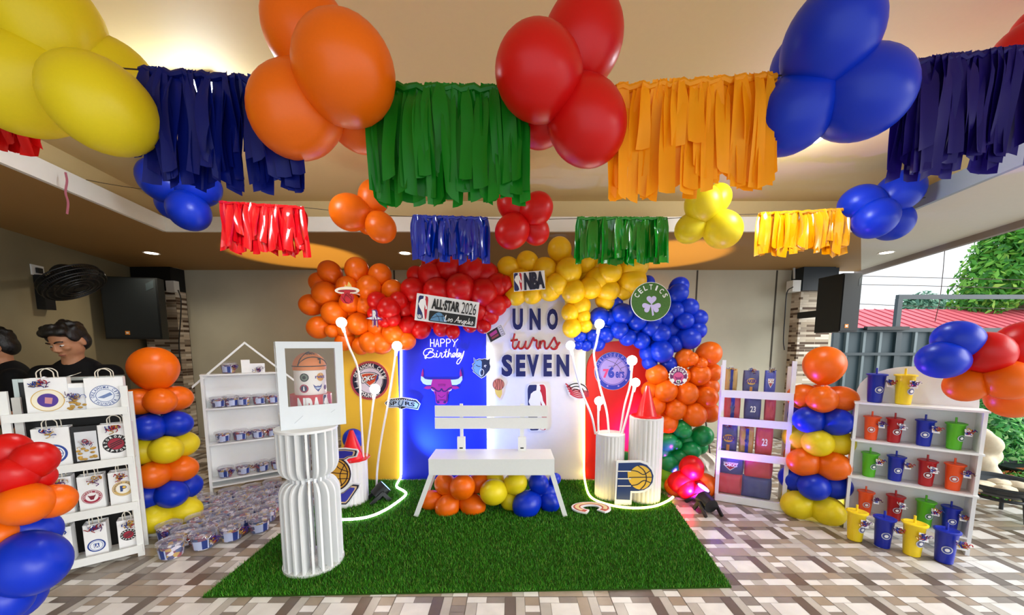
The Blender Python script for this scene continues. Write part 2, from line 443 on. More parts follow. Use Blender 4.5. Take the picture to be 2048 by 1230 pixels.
b = M(); b.box((p0.x, yc - .05, p0.z), (p1.x, YB, ZS - .002)); struct(b.build('trim_9', mat('black_beam_paint', '0b0c0e', .5), smooth=False), 'black capital on top of the left pillar')
p0, p1 = P(1599, 582, yc), P(1666, 535, yc)
b = M(); b.box((p0.x, yc - .05, p0.z), (p1.x, YB, ZS - .002)); struct(b.build('trim_10', CAP, smooth=False), 'dark capital on top of the right pillar')
p1 = P(1679, 535, yc)
b = M(); b.box((P(1667, 540, yc).x, yc, ZS - .12), (p1.x, yc + .3, ZS - .002)); struct(b.build('trim_11', CAP, smooth=False))

# ceiling lights
LAMP = mat('lamp_glow', 'ffffff', .5, emit='fff3df', estr=14)
RIM = mat('lamp_rim', 'd8d4cc', .4)
def downlight(x, y, lab, e, col=(1, .87, .68)):
    p = PZ(x, y, ZS)
    t = thing('recessed_downlight', lab, 'ceiling light', (p.x, p.y, ZS), 0, 'recessed downlights')
    b = M(); b.lathe([(.058, -.001), (.075, -.006), (.078, -.001)], 28, p); b.build('rim', RIM, t)
    b = M(); b.lathe([(.0005, -.004), (.058, -.003)], 28, p); b.build('lamp_lens', LAMP, t)
    l = light('downlight_beam', 'SPOT', (p.x, p.y, ZS - .03), e, col, (p.x, p.y, 0), spot_size=radians(150), spot_blend=.8, shadow_soft_size=.05)
    l.parent = t; l.location = (0, 0, -.03)
downlight(303, 506, 'bright round downlight in the soffit above the left speaker', 16)
downlight(810, 506, 'bright round downlight in the soffit above the orange balloons', 12)
downlight(1773, 505, 'small round downlight in the daylit soffit on the open right side', 8)
PANEL = mat('panel_light_glow', 'ffffff', .5, emit='eef6ff', estr=7)
for x, y, lab, e in ((412, 186, 'glowing square ceiling lamp behind the blue tassel fringe', 14), (1625, 250, 'glowing square ceiling lamp between the big blue balloons', 14)):
    p = PZ(x, y, ZT)
    t = thing('ceiling_lamp', lab, 'ceiling light', (p.x, p.y, ZT), 0, 'square ceiling lamps')
    b = M(); b.box((p.x - .15, p.y - .15, ZT - .03), (p.x + .15, p.y + .15, ZT - .0005)); b.build('housing', RIM, t, smooth=False)
    b = M(); b.box((p.x - .135, p.y - .135, ZT - .036), (p.x + .135, p.y + .135, ZT - .0305)); b.build('diffuser', PANEL, t, smooth=False)
    l = light('lamp_light', 'POINT', p, e, (.80, .92, 1), shadow_soft_size=.12); l.parent = t; l.location = (0, 0, -.13)
# ================================================================ balloons
def balloon_mesh(color):
    b = M(); n, m = 28, 18
    prof = []
    for j in range(1, m):
        t = pi*j/m; z = cos(t); r = sin(t)
        if z < 0: z *= 1.16; r *= (1 - .10*(-z)**2)
        prof.append((r, z*1.03))
    rings = [[b.V((r*cos(2*pi*k/n), r*sin(2*pi*k/n), z)) for k in range(n)] for r, z in prof]
    top = b.V((0, 0, 1.03))
    for k in range(n): b.Fc((top, rings[0][k], rings[0][(k+1) % n]))
    for i in range(len(rings) - 1):
        for k in range(n): b.Fc((rings[i][k], rings[i+1][k], rings[i+1][(k+1) % n], rings[i][(k+1) % n]))
    kn = [[b.V((r*cos(2*pi*k/n), r*sin(2*pi*k/n), z)) for k in range(n)] for r, z in ((.05, -1.20), (.035, -1.24), (.075, -1.32))]
    allr = [rings[-1]] + kn
    for i in range(len(allr) - 1):
        for k in range(n): b.Fc((allr[i][k], allr[i+1][k], allr[i+1][(k+1) % n], allr[i][(k+1) % n]))
    b.Fc(kn[-1][::-1])
    o = b.build('balloon', LATEX[color], angle=80); me = o.data; bpy.data.objects.remove(o); return me
BM = {c: balloon_mesh(c) for c in LATEX}
def balloon(parent, p, r, color, axis=(0, 0, 1), el=1.06, label=None):
    o = bpy.data.objects.new('balloon', BM[color]); COL.objects.link(o); o.parent = parent
    o.location = Vector(p) - parent.location
    o.rotation_euler = Vector(axis).to_track_quat('Z', 'Y').to_euler(); o.scale = (r, r, r*el)
    if label: o['label'] = label
    return o
def cluster(name, label, cat, D, items, color=None, group=None, spread=None, el=1.06, mixed=False):
    """items: px x, px y, px radius, depth step in radii (towards camera) [, color]"""
    pos = []
    for it in items:
        x, y, r, dz = it[:4]; r0 = r*D/F; Y = D - dz*r0; pos.append((P(x, y, Y), r*Y/F, it[4] if len(it) > 4 else color))
    c = sum((p for p, _, _ in pos), Vector())/len(pos)
    t = thing(name, label, cat, c, 0, group)
    for p, r, col in pos:
        ax = p - c if spread is None else (p - c)*spread + Vector((0, -.15, 0))
        if ax.length < 1e-4: ax = Vector((0, -1, 0))
        balloon(t, p, r, col, ax, el, (col + ' balloon') if mixed else None)
    return t
# ---- row nearest the camera
DN = 1.30
cluster('balloon_cluster', 'big yellow balloons bunched at the upper left corner, beside blue fringe', 'balloon cluster', DN,
        [(88, 36, 84, .1), (45, 172, 82, .25), (205, 212, 80, .6), (222, 152, 62, -.9)], 'yellow', 'hanging balloon clusters, near row', el=1.1)
cluster('balloon_cluster', 'big orange balloons bunched between the blue and green fringe', 'balloon cluster', DN,
        [(616, 68, 74, -.2), (690, 145, 87, .7), (594, 224, 76, .3), (716, 236, 56, -.9)], 'orange', 'hanging balloon clusters, near row', el=1.1)
cluster('balloon_cluster', 'big red balloons bunched between the green and orange fringe', 'balloon cluster', DN,
        [(1165, 82, 72, -.1), (1078, 149, 76, .7), (1173, 246, 70, .2), (1085, 232, 52, -.9)], 'red', 'hanging balloon clusters, near row', el=1.1)
cluster('balloon_cluster', 'big blue balloons bunched between the orange and purple fringe', 'balloon cluster', DN,
        [(1660, 82, 76, .5), (1718, 190, 74, .3), (1590, 225, 66, -.2), (1612, 128, 56, -.8)], 'blue', 'hanging balloon clusters, near row', el=1.1)
cluster('balloon_cluster', 'red balloons cut off at the upper right edge above the purple fringe', 'balloon cluster', 1.5,
        [(2062, 104, 54, .2), (2120, 120, 54, 0), (2096, 60, 50, -.3)], 'red', 'hanging balloon clusters, near row')
# ---- far row
DR = 2.9
cluster('balloon_cluster', 'small blue balloons hanging below the left end of the near blue fringe', 'balloon cluster', DR,
        [(326, 362, 38, .2), (398, 374, 35, 0), (378, 422, 35, .5), (350, 408, 30, -.7)], 'blue', 'hanging balloon clusters, far row')
cluster('balloon_cluster', 'small orange balloons hanging beside the shiny red fringe', 'balloon cluster', DR,
        [(700, 425, 34, .4), (748, 394, 29, -.2), (762, 455, 28, .3), (738, 440, 27, -.6)], 'orange', 'hanging balloon clusters, far row')
cluster('balloon_cluster', 'small red balloons hanging between the shiny blue and shiny green fringe', 'balloon cluster', DR,
        [(1026, 408, 30, -.1), (1073, 418, 30, .5), (1024, 463, 32, .5), (1071, 462, 26, -.4)], 'red', 'hanging balloon clusters, far row')
cluster('balloon_cluster', 'small yellow balloons hanging between the shiny green fringe and the gold fringe', 'balloon cluster', DR,
        [(1406, 408, 33, .5), (1432, 398, 27, -.4), (1382, 456, 28, -.2), (1445, 459, 34, .4)], 'yellow', 'hanging balloon clusters, far row')
cluster('balloon_cluster', 'small blue balloons hanging beside the gold fringe at the right', 'balloon cluster', DR,
        [(1798, 384, 37, .1), (1722, 408, 34, 0), (1750, 437, 36, .6), (1784, 444, 33, -.4)], 'blue', 'hanging balloon clusters, far row')
# ---- cords
CORD = mat('dark_cord', '3b2c20', .8)
def cord(pts, D, lab, r=.0022):
    q = [P(x, y, D) for x, y in pts]; b = M(); b.tube(smooth_pts(q, 4), r, 6)
    tag(b.build('hanging_cord', CORD), lab, 'cord')
cord([(-700, -20), (-200, 75), (110, 124), (275, 139), (530, 160), (800, 173), (1000, 178), (1225, 173), (1560, 151), (1810, 124), (2048, 96), (2300, 62), (2900, -60)], DN, 'thin cord carrying the near row of fringes and balloons')
cord([(60, 335), (205, 366), (330, 385), (440, 404), (606, 415), (726, 428), (826, 433), (974, 437), (1048, 440), (1155, 437), (1333, 437), (1420, 430), (1518, 428), (1700, 418), (1760, 410), (1990, 372)], DR, 'thin cord carrying the far row of fringes and balloons')
cord([(-420, 150), (-40, 208), (66, 226), (300, 264)], 1.9, 'thin cord carrying the red fringe at the left edge')
# ---- tassel fringes
def fringe(label, col, D, a, c, bot, n, wpx, rough=.35, foil=0, seed=0, group=None, lo=1.0):
    r = random.Random(seed)
    m = mat('streamer_plastic_' + col, col, rough, .5 if foil else .3, trans=.0 if foil else .25, coat=foil)
    ctr = P((a[0] + c[0])/2, (a[1] + c[1])/2, D)
    t = thing('tassel_fringe', label, 'fringe garland', ctr, 0, group)
    s = D/F; w0 = wpx*s
    p0, p1 = P(a[0], a[1], D), P(c[0], c[1], D); L = (p1 - p0)
    Hh = (bot - (a[1] + c[1])/2)*s
    b = M()
    b.tube([p0 + L*(i/24) + Vector((0, 0, .006*sin(i*2.1))) for i in range(25)], [.009 + .004*r.random() for i in range(25)], 7)
    b.build('knotted_heading', m, t)
    for i in range(n):
        u = (i + .5)/n + r.uniform(-.3, .3)/n; base = p0 + L*u
        ln = Hh*r.uniform(.80, 1.06)*(1 if r.random() > .12 else .72); w = w0*r.uniform(.8, 1.3)*1.35
        yaw = r.uniform(-.35, .35); dy = r.uniform(-.028, .028); lean = r.uniform(-.006, .006) + (u - .5)*.02
        ph = r.uniform(0, 6); tw = r.uniform(-.35, .35); b = M(); K = 9; rows = []
        cutl = r.uniform(-.5, .5)*w
        for k in range(K + 1):
            f = k/K
            cc = base + Vector((lean*f*Hh/.35 + .004*sin(ph + f*5), dy*min(1, f*4) + .010*sin(ph + 4*f), .012*(1 - f) - ln*f))
            ww = w*(.45 + .55*min(1, f*4)); an = yaw + tw*f + .25*sin(ph*2 + 3*f)
            dx = Vector((cos(an), sin(an), 0))*ww/2; bow = Vector((-sin(an), cos(an), 0))*ww*.18
            e = Vector((0, 0, cutl if k == K else 0))
            rows.append([b.V(cc - dx + e*.6), b.V(cc + bow), b.V(cc + dx - e*.6)])
        for k in range(K):
            for q in (0, 1): b.Fc((rows[k][q], rows[k][q+1], rows[k+1][q+1], rows[k+1][q]))
        b.build('streamer_strip', m, t, angle=70)
    return t
G1, G2 = 'near row of tassel fringes', 'far row of shiny tassel fringes'
fringe('matte navy blue tassel fringe hanging large between yellow and orange balloons', '04146e', DN, (280, 141), (585, 166), 345, 56, 17, .4, 0, 1, G1)
fringe('green tassel fringe hanging large between orange and red balloons', '127a18', DN, (745, 173), (1050, 180), 374, 56, 17, .32, 0, 2, G1)
fringe('orange tassel fringe hanging large between red and blue balloons', 'ffa60c', DN, (1232, 176), (1552, 153), 356, 58, 17, .45, 0, 3, G1)
fringe('dark purple tassel fringe cut off by the right edge', '1a0a68', DN, (1812, 128), (2070, 96), 308, 52, 17, .5, 0, 4, G1)
fringe('red tassel fringe cut off by the left edge below the yellow balloons', 'd01010', 1.9, (-90, 203), (62, 224), 288, 26, 14, .4, 0, 5)
fringe('shiny red foil fringe hanging small between blue and orange balloons', 'ee1020', DR, (440, 405), (606, 416), 497, 42, 11, .16, .6, 6, G2)
fringe('shiny blue foil fringe hanging small in front of the red balloon garland', '0730b4', DR, (828, 433), (973, 437), 516, 40, 11, .14, .6, 7, G2)
fringe('shiny green foil fringe hanging small in front of the yellow balloon garland', '0c8a1e', DR, (1156, 437), (1332, 437), 518, 44, 11, .16, .6, 8, G2)
fringe('gold yellow foil fringe hanging small at the right, beside blue balloons', 'fbab06', DR, (1520, 428), (1698, 419), 503, 42, 12, .22, .4, 9, G2)
# pink ribbon left hanging from the ceiling fascia
b = M(); q = [(131, 345), (134, 362), (131, 385), (136, 405), (134, 428)]
Dp = PZ(131, 372, ZS).y - .03
b.tube(smooth_pts([P(x, y, Dp) for x, y in q], 4), .006, 6); tag(b.build('ribbon_scrap', mat('pink_ribbon', 'b06070', .6)), 'thin pinkish ribbon dangling from the white fascia at left', 'ribbon')

# ================================================================ balloon garlands over the backdrop
DP = 3.62                                             # front face of the backdrop panels
DG = 3.42
def garl(lab, items, color, D=DG, name='balloon_garland', seed=0, extra=()):
    r = random.Random(seed); its = []
    for i, it in enumerate(items):
        its.append((*it[:3], it[3] if len(it) > 3 else r.uniform(-.6, .7), it[4] if len(it) > 4 else color))
    return cluster(name, lab, 'balloon garland', D, its, color, 'balloon garland over the backdrop', spread=.8, el=1.03)
garl('orange balloon garland at the left end of the arch, beside the flaming hoop sign', [
    (660, 545, 22, -.5), (714, 540, 23, -.3), (760, 551, 22, -.3), (785, 580, 20, 0), (696, 576, 22, .1), (739, 576, 24, .2), (651, 588, 24, .2), (622, 610, 21, -.1),
    (640, 566, 20, -.8), (668, 626, 23, .5), (638, 655, 22, .1), (664, 662, 13, .9), (700, 606, 20, .5), (717, 648, 22, .6), (730, 612, 19, 0), (692, 657, 18, .2),
    (740, 685, 21, .5), (787, 667, 21, .6), (811, 680, 20, .2), (762, 686, 22, .2), (690, 682, 19, -.2), (753, 652, 20, .2), (722, 692, 17, .2), (712, 620, 22, -.7), (668, 600, 22, -.8), (770, 610, 22, -.8), (790, 640, 20, -.6), (720, 570, 22, -.9)], 'orange', seed=1)
garl('small knot of red balloons within the orange garland', [
    (755, 603, 19, .6), (778, 617, 22, .9), (753, 627, 17, .9), (785, 637, 16, 1.0), (769, 641, 14, 1.2), (797, 602, 18, .4)], 'red', seed=2, D=3.36)
garl('red balloon garland above the blue panel', [
    (833, 551, 18, -.4), (828, 581, 25, .2), (862, 553, 26, -.2), (899, 540, 27, -.3), (944, 546, 28, -.1), (972, 551, 25, -.2), (921, 578, 30, .6), (876, 584, 28, .5),
    (967, 586, 28, .5), (992, 572, 25, .1), (990, 610, 23, .3), (810, 617, 20, .1), (815, 651, 19, .3), (842, 660, 18, .2), (883, 657, 16, .1), (906, 664, 14, .3), (967, 652, 15, .3),
    (979, 632, 18, .2), (954, 622, 22, .2), (880, 614, 27, .2), (920, 616, 28, .2), (1007, 569, 18, .4), (1010, 604, 13, .5), (845, 617, 24, .1), (940, 650, 15, 0), (860, 640, 18, -.4), (930, 585, 28, -.6), (862, 530, 18, -.7), (835, 612, 22, -.8), (900, 650, 16, -.3), (1000, 590, 20, -.7)], 'red', seed=3)
garl('yellow balloon garland above the white panel with the name', [
    (1119, 499, 23, 0), (1055, 524, 21, -.2), (1017, 535, 21, -.3), (1090, 540, 24, 0), (1137, 543, 26, .5), (1172, 522, 22, .1), (1219, 545, 23, .8), (1266, 532, 28, .2), (1243, 522, 24, -.5),
    (1264, 562, 26, .3), (1180, 576, 22, .5), (1216, 581, 22, .4), (1211, 602, 18, .1), (1245, 583, 18, .1), (1147, 583, 24, .5), (1160, 611, 21, .1), (1141, 625, 18, .3), (1166, 632, 15, .5),
    (1144, 656, 19, .4), (1170, 651, 14, .6), (1100, 580, 22, .3), (1064, 588, 20, .1), (1031, 591, 20, .1), (1074, 564, 22, .4), (1042, 561, 22, .2), (1114, 568, 22, .6), (1196, 533, 22, -.4), (1196, 560, 25, .2),
    (1020, 565, 20, -.6), (1090, 560, 24, -.7), (1180, 550, 26, -.8), (1230, 565, 26, -.7), (1150, 605, 20, -.6), (1128, 525, 20, -.6)], 'gold', seed=4)
garl('blue balloon garland above the red arch panel, around the green shamrock sign', [
    (1295, 566, 14, -.8), (1356, 587, 19, .1), (1358, 573, 18, -.5), (1376, 616, 19, .1), (1395, 637, 18, 0), (1369, 642, 17, .6), (1393, 661, 18, .1), (1349, 622, 18, .1), (1377, 677, 22, .3), (1321, 667, 19, .6),
    (1323, 703, 22, .7), (1347, 688, 17, .1), (1299, 725, 15, .2), (1337, 728, 16, -.1), (1296, 706, 17, .1), (1283, 681, 17, .4), (1300, 657, 18, .4), (1245, 628, 21, .6), (1273, 642, 20, .4), (1277, 604, 18, -.3), (1228, 606, 17, -.2),
    (1199, 634, 19, .4), (1220, 638, 16, .2), (1238, 660, 18, .6), (1211, 670, 16, .4), (1186, 673, 14, .3), (1160, 674, 12, .4), (1158, 690, 10, .5), (1173, 692, 11, .6), (1195, 689, 14, .4), (1328, 637, 18, .1), (1255, 675, 17, .5), (1307, 641, 17, .2),
    (1250, 640, 20, -.7), (1310, 690, 20, -.6), (1340, 660, 22, -.7), (1290, 620, 22, -.7), (1215, 655, 18, -.6), (1330, 600, 20, -.7), (1370, 655, 20, -.7), (1265, 662, 18, -.5)], 'blue', seed=5)
garl('orange balloon garland at the right end, beside the round dinosaur emblem', [
    (1417, 708, 24, .1), (1383, 718, 13, 1.2), (1369, 716, 19, .2), (1402, 727, 12, 1.1), (1313, 749, 21, .3), (1397, 750, 22, .2), (1421, 746, 20, -.3), (1301, 780, 18, -.1), (1331, 782, 23, .5), (1373, 787, 23, .5), (1412, 794, 22, .4),
    (1416, 774, 20, -.3), (1310, 812, 20, .2), (1351, 818, 22, .4), (1388, 829, 24, .6), (1417, 824, 21, -.2), (1336, 846, 20, .2), (1360, 752, 20, .1), (1345, 760, 20, -.5), (1390, 805, 22, -.6), (1330, 810, 22, -.7), (1400, 722, 20, -.7)], 'orange', seed=6)
garl('green balloon garland low beside the tall fluted plinth', [
    (1363, 858, 19, .4), (1404, 872, 21, .3), (1369, 864, 14, 1.2), (1337, 884, 20, .2), (1380, 900, 20, .3), (1352, 888, 12, 1.1), (1339, 926, 20, .2), (1397, 893, 17, -.3), (1359, 915, 20, .1), (1372, 880, 20, -.5),
    (1250, 914, 12, -.2), (1326, 905, 16, -.4),
    (1334, 950, 17, .4, 'lime'), (1326, 972, 14, .6, 'lime'), (1350, 940, 15, .2, 'lime')], 'green', seed=7)
DC = DF(1000) + .12
cluster('balloon_cluster', 'red and orange balloons piled on the floor beside the right spotlight', 'balloon cluster', DC,
        [(1383, 936, 24, .3, 'red'), (1362, 965, 24, .3, 'red'), (1408, 970, 25, .1, 'orange'), (1352, 972, 21, -.2, 'orange'), (1373, 977, 21, .9, 'red'), (1395, 976, 20, .6, 'red')], mixed=True)
# ---- under the bench
DBn = DF(1037) + .16
cluster('balloon_cluster', 'orange balloons bunched under the left of the bench', 'balloon cluster', DBn,
        [(925, 974, 26, .9), (895, 1014, 25, .5), (946, 1012, 25, .3), (862, 1001, 21, -.3), (891, 969, 22, -.3), (957, 965, 21, -.6), (905, 993, 22, -.6)], 'orange', 'balloons under the bench')
cluster('balloon_cluster', 'yellow balloons bunched under the middle of the bench', 'balloon cluster', DBn,
        [(987, 984, 27, .7), (1031, 966, 23, .3), (1020, 1002, 20, -.1), (990, 958, 18, -.7), (1010, 980, 20, -.8)], 'yellow', 'balloons under the bench')
cluster('balloon_cluster', 'blue balloons bunched under the right of the bench', 'balloon cluster', DBn,
        [(1077, 966, 21, .2), (1053, 1009, 28, .7), (1099, 1004, 21, .1), (1098, 983, 18, -.4), (1110, 958, 12, -.6), (1075, 990, 20, -.6)], 'blue', 'balloons under the bench')
# ---- columns
def column(lab, px, base_y, rings, top, base_col='f2f2ee', seed=0, group='balloon columns'):
    p = PZ(px, base_y, 0); s = p.y/F; r_ = random.Random(seed)
    t = thing('balloon_column', lab, 'balloon column', (p.x, p.y, 0), 0, group)
    b = M(); b.lathe([(.0005, .0), (.155, .0), (.16, .012), (.14, .03), (.03, .045), (.0005, .045)], 36, p); b.build('base', mat('base_plastic', base_col, .3), t)
    zt = P(px, top[1], p.y).z; b = M(); b.cyl((p.x, p.y, .02), (p.x, p.y, zt - top[2]*s*.8), .011, n=10); b.build('pole', WHITE, t)
    for i, (y, col, rr) in enumerate(rings):
        z = P(px, y, p.y).z; R = rr*s*.84; a0 = pi/4 + (pi/4 if i % 2 else 0) + r_.uniform(-.12, .12) + .2
        for k in range(4):
            a = a0 + k*pi/2; d = Vector((cos(a), sin(a), 0))
            balloon(t, p + d*R*1.06 + Vector((0, 0, z)), R, col, d + Vector((0, 0, .05)), 1.12, col + ' balloon')
    balloon(t, Vector((p.x, p.y, zt)), top[2]*s*.80, top[3], (0, 0, 1), 1.0, 'large ' + top[3] + ' balloon on top')
    return t
column('balloon column beside the white bag rack, large orange balloon on top', 340, 1052,
       [(800, 'orange', 31), (849, 'blue', 31), (895, 'yellow', 33), (940, 'orange', 32), (982, 'blue', 33), (1023, 'yellow', 34)], (336, 735, 50, 'orange'), seed=3)
column('balloon column between the gift shelf and the cup shelf, large glossy orange balloon on top', 1622, 1028,
       [(796, 'orange', 31), (838, 'blue', 32), (880, 'yellow', 32), (922, 'orange', 34), (964, 'blue', 33), (1008, 'yellow', 35)], (1593, 729, 44, 'orange'), 'f3e36a', seed=8)
# ---- column at the lower left corner, mostly outside the picture
DL = 1.32
t = cluster('balloon_column', 'near balloon column at lower left, red over orange over blue', 'balloon column', DL,
        [(17, 905, 36, .3, 'red'), (70, 920, 35, .4, 'red'), (30, 950, 36, 1.0, 'red'), (76, 955, 27, -.2, 'red'), (-8, 975, 28, .8, 'red'), (-40, 930, 38, 0, 'red'),
         (50, 1008, 43, .9, 'orange'), (106, 1002, 34, .0, 'orange'), (-4, 1068, 32, 1.3, 'orange'), (-40, 1010, 44, 0, 'orange'), (30, 1010, 36, -1, 'orange'),
         (66, 1062, 42, -.1, 'blue'), (62, 1128, 60, .8, 'blue'), (-40, 1120, 58, .3, 'blue'), (6, 1200, 46, 1.5, 'blue'), (-60, 1070, 48, 0, 'blue'), (20, 1190, 55, -.6, 'blue')], mixed=True, group='balloon columns')
p = P(10, 1000, DL); pc = Vector((p.x - .05, DL + .02, 0))
b = M(); b.cyl(pc, pc + Vector((0, 0, .98)), .011, n=10); b.lathe([(.0005, 0), (.15, 0), (.15, .03), (.0005, .04)], 30, pc); b.build('stand', WHITE, t)
# ---- garland tied to a pole at the right edge
DRt = 2.05
t = cluster('balloon_column', 'blue, red and orange balloons tied at the right edge above the cup shelf', 'balloon column', DRt,
        [(1915, 680, 37, .2, 'blue'), (1884, 720, 37, .3, 'blue'), (1940, 712, 36, -.7, 'blue'), (1972, 705, 40, .5, 'red'), (2050, 688, 44, .3, 'red'), (2075, 720, 40, -.4, 'red'),
         (1934, 769, 33, -.1, 'orange'), (2014, 760, 38, .9, 'orange'), (2022, 798, 36, .0, 'orange'), (2080, 775, 40, .1, 'orange')], mixed=True, group='balloon columns')
p = P(2230, 760, DRt + .02)
b = M(); b.cyl((p.x, p.y, 0), (p.x, p.y, 1.45), .012, n=10); b.lathe([(.0005, 0), (.15, 0), (.15, .03), (.0005, .04)], 30, (p.x, p.y, 0)); b.build('stand', WHITE, t)
# blue balloon behind the left cone
pb = P(706, 878, 3.45); t = thing('balloon', 'single dark blue balloon behind the red cone at left', 'balloon', pb); balloon(t, pb, 20*3.45/F, 'blue', (0, -.3, 1))
# ================================================================ stage
def turf():
    cs = [PZ(405, 1196, 0), PZ(1463, 1176, 0), PZ(1313, 962, 0), PZ(690, 962, 0)]
    b = M(); b.slab([(p.x, p.y, .008) for p in cs], (0, 0, -1), .008)
    root = b.build('turf_mat', mat('turf_backing', '2a4a12', .9, .1, noise=.5, nscale=300), smooth=False)
    tag(root, 'green artificial turf mat on the tiled floor in front of the backdrop', 'rug')
    import numpy as np
    g = np.random.default_rng(5); N = 85000
    u, v = g.random(N), g.random(N)**1.25
    c = np.array([tuple(p) for p in cs])
    pos = (c[0]*(1-u)[:, None] + c[1]*u[:, None])*(1-v)[:, None] + (c[3]*(1-u)[:, None] + c[2]*u[:, None])*v[:, None]
    a = g.random(N)*2*np.pi; h = .012 + .014*g.random(N); w = .0016 + .0016*v; ln = (g.random(N))*.016; la = g.random(N)*2*np.pi
    vs = np.zeros((N*3, 3)); dx = np.stack([np.cos(a), np.sin(a), 0*a], 1)*w[:, None]
    pos[:, 2] = .008
    vs[0::3] = pos - dx; vs[1::3] = pos + dx; vs[2::3] = pos + np.stack([np.cos(la)*ln, np.sin(la)*ln, h], 1)
    me = bpy.data.meshes.new('turf_blades'); me.vertices.add(N*3); me.vertices.foreach_set('co', vs.ravel())
    me.loops.add(N*3); me.polygons.add(N); me.loops.foreach_set('vertex_index', np.arange(N*3, dtype=np.int32))
    me.polygons.foreach_set('loop_start', np.arange(0, N*3, 3, dtype=np.int32)); me.polygons.foreach_set('loop_total', np.full(N, 3, dtype=np.int32))
    mats = [mat('turf_blade_%d' % i, h, .5, .3) for i, h in enumerate(('378616', '266609', '56a224', '7ca03c'))]
    for m_ in mats: me.materials.append(m_)
    me.polygons.foreach_set('material_index', g.choice(4, N, p=(.4, .32, .2, .08)).astype(np.int32)); me.update(); me.validate()
    o = bpy.data.objects.new('turf_blades', me); COL.objects.link(o); o.parent = root; o['kind'] = 'stuff'
turf()
ZTURF = .008
# ---- backdrop panels
PAN = {k: mat(k + '_panel_paint', h, .5) for k, h in (('amber', 'ffca3a'), ('blue', '0a24d8'), ('white', 'e9e7ea'), ('red', 'e01a10'))}
def panel(lab, col, x0, x1, ytop, arch=None, D=DP, group='backdrop panels'):
    a, c = P(x0, 960, D).x, P(x1, 960, D).x; zt = P((x0+x1)/2, ytop, D).z
    if arch is None: pts = [(a, 0), (c, 0), (c, zt), (a, zt)]
    else:
        R = (c - a)/2*arch; pts = [(a, 0), (c, 0)] + [((a+c)/2 + (c-a)/2*cos(radians(t)), zt - R + R*sin(radians(t))) for t in range(0, 181, 6)]
    b = M(); b.slab([(x, D, z + ZTURF*0) for x, z in pts], (0, 1, 0), .06)
    o = b.build('backdrop_panel', PAN[col], smooth=False); tag(o, lab, 'backdrop panel', group); return o
panel('amber yellow backdrop panel at the left, under the orange balloons', 'amber', 686, 803, 560, .9)
panel('blue backdrop panel with the glowing birthday lettering', 'blue', 803.5, 974, 575)
panel('white backdrop panel with the name and the number word', 'white', 974.5, 1166, 560)
panel('red arched backdrop panel at the right, with the round blue emblem', 'red', 1170, 1287, 682, .95)
# ---- LED neon flex
NEONW = mat('neon_white', 'ffffff', .4, emit='f4fbff', estr=6); NEONY = mat('neon_warm', 'fff3c0', .4, emit='ffdf6a', estr=6)
def neon(lab, pts, m, r=.010):
    b = M(); b.tube(smooth_pts(pts, 8), r, 8); tag(b.build('neon_strip', m), lab, 'neon light', 'flexible LED strips')
e = DP - .014
gz = .03
neon('white LED strip along the edge between yellow and blue panel, looping over the turf', [P(802, y, e) for y in (690, 760, 830, 900, 940)] + [P(801, 955, e) + Vector((0, 0, -.0)), PZ(793, 972, gz), PZ(806, 981, gz), PZ(812, 988, gz), PZ(800, 1000, gz), PZ(770, 1020, gz), PZ(735, 1034, gz), PZ(690, 1039, gz), PZ(640, 1036, gz)], NEONW)
neon('white LED strip upright between the blue and the white panel', [P(977, y, e) for y in (690, 760, 830, 890, 950)], NEONW)
neon('warm yellow LED strip along the red panel, curling round the plinths on the turf', [P(1168, y, e) for y in (702, 760, 830, 900, 945)] + [PZ(1172, 972, gz), PZ(1180, 992, gz), PZ(1200, 1004, gz), PZ(1235, 1013, gz), PZ(1275, 1016, gz), PZ(1310, 1012, gz), PZ(1335, 1002, gz), PZ(1346, 994, gz)], NEONY)

# ---- letters on the white panel
NAVYL = mat('navy_letter', '07145a', .65); REDL = mat('red_letter', 'b3121a', .4)
BORD = mat('white_letter_edge', 'f2f0f4', .4)
def letter(ch, x0, y0, x1, y1, lab, D=DP - .022, bold=.05):
    t = thing('letter', lab, 'letter', P((x0+x1)/2, y1, D), 0, 'navy letters on the white panel')
    a = Art(lambda x, y, k: P(x, y, D - .0008*k)); a.k = 2
    a.text(ch, x0, y0, x1, y1, NAVYL, bold, th=14); a.build('letter_face', t)
    e = 1.6; a = Art(lambda x, y, k: P(x, y, D + .006)); a.text(ch, x0 - e, y0 - e, x1 + e, y1 + e, BORD, bold + .025); a.build('letter_edge', t)
for ch, x0, x1 in (('U', 1025, 1046), ('N', 1059, 1081.5), ('O', 1094, 1116)): letter(ch, x0, 617, x1, 660, 'navy letter %s in the upper name word' % ch)
for ch, x0, x1, lb in (('S', 1003, 1025, 'navy letter S starting the lower number word'), ('E', 1032, 1051, 'first navy letter E of the lower word, after S'), ('V', 1054, 1078, 'navy letter V in the middle of the lower word'), ('E', 1087, 1104, 'second navy letter E of the lower word, after V'), ('N', 1113, 1138.5, 'navy letter N ending the lower number word')):
    letter(ch, x0, 709, x1, 753, lb)
def script_word(strokes, x, y, w, h, D, r, depth=.0):
    """strokes in a unit box, y up"""
    b = M()
    for st in strokes:
        b.tube(smooth_pts([P(x + u*w, y + (1 - v)*h, D) for u, v in st], 6), r, 7)
    return b
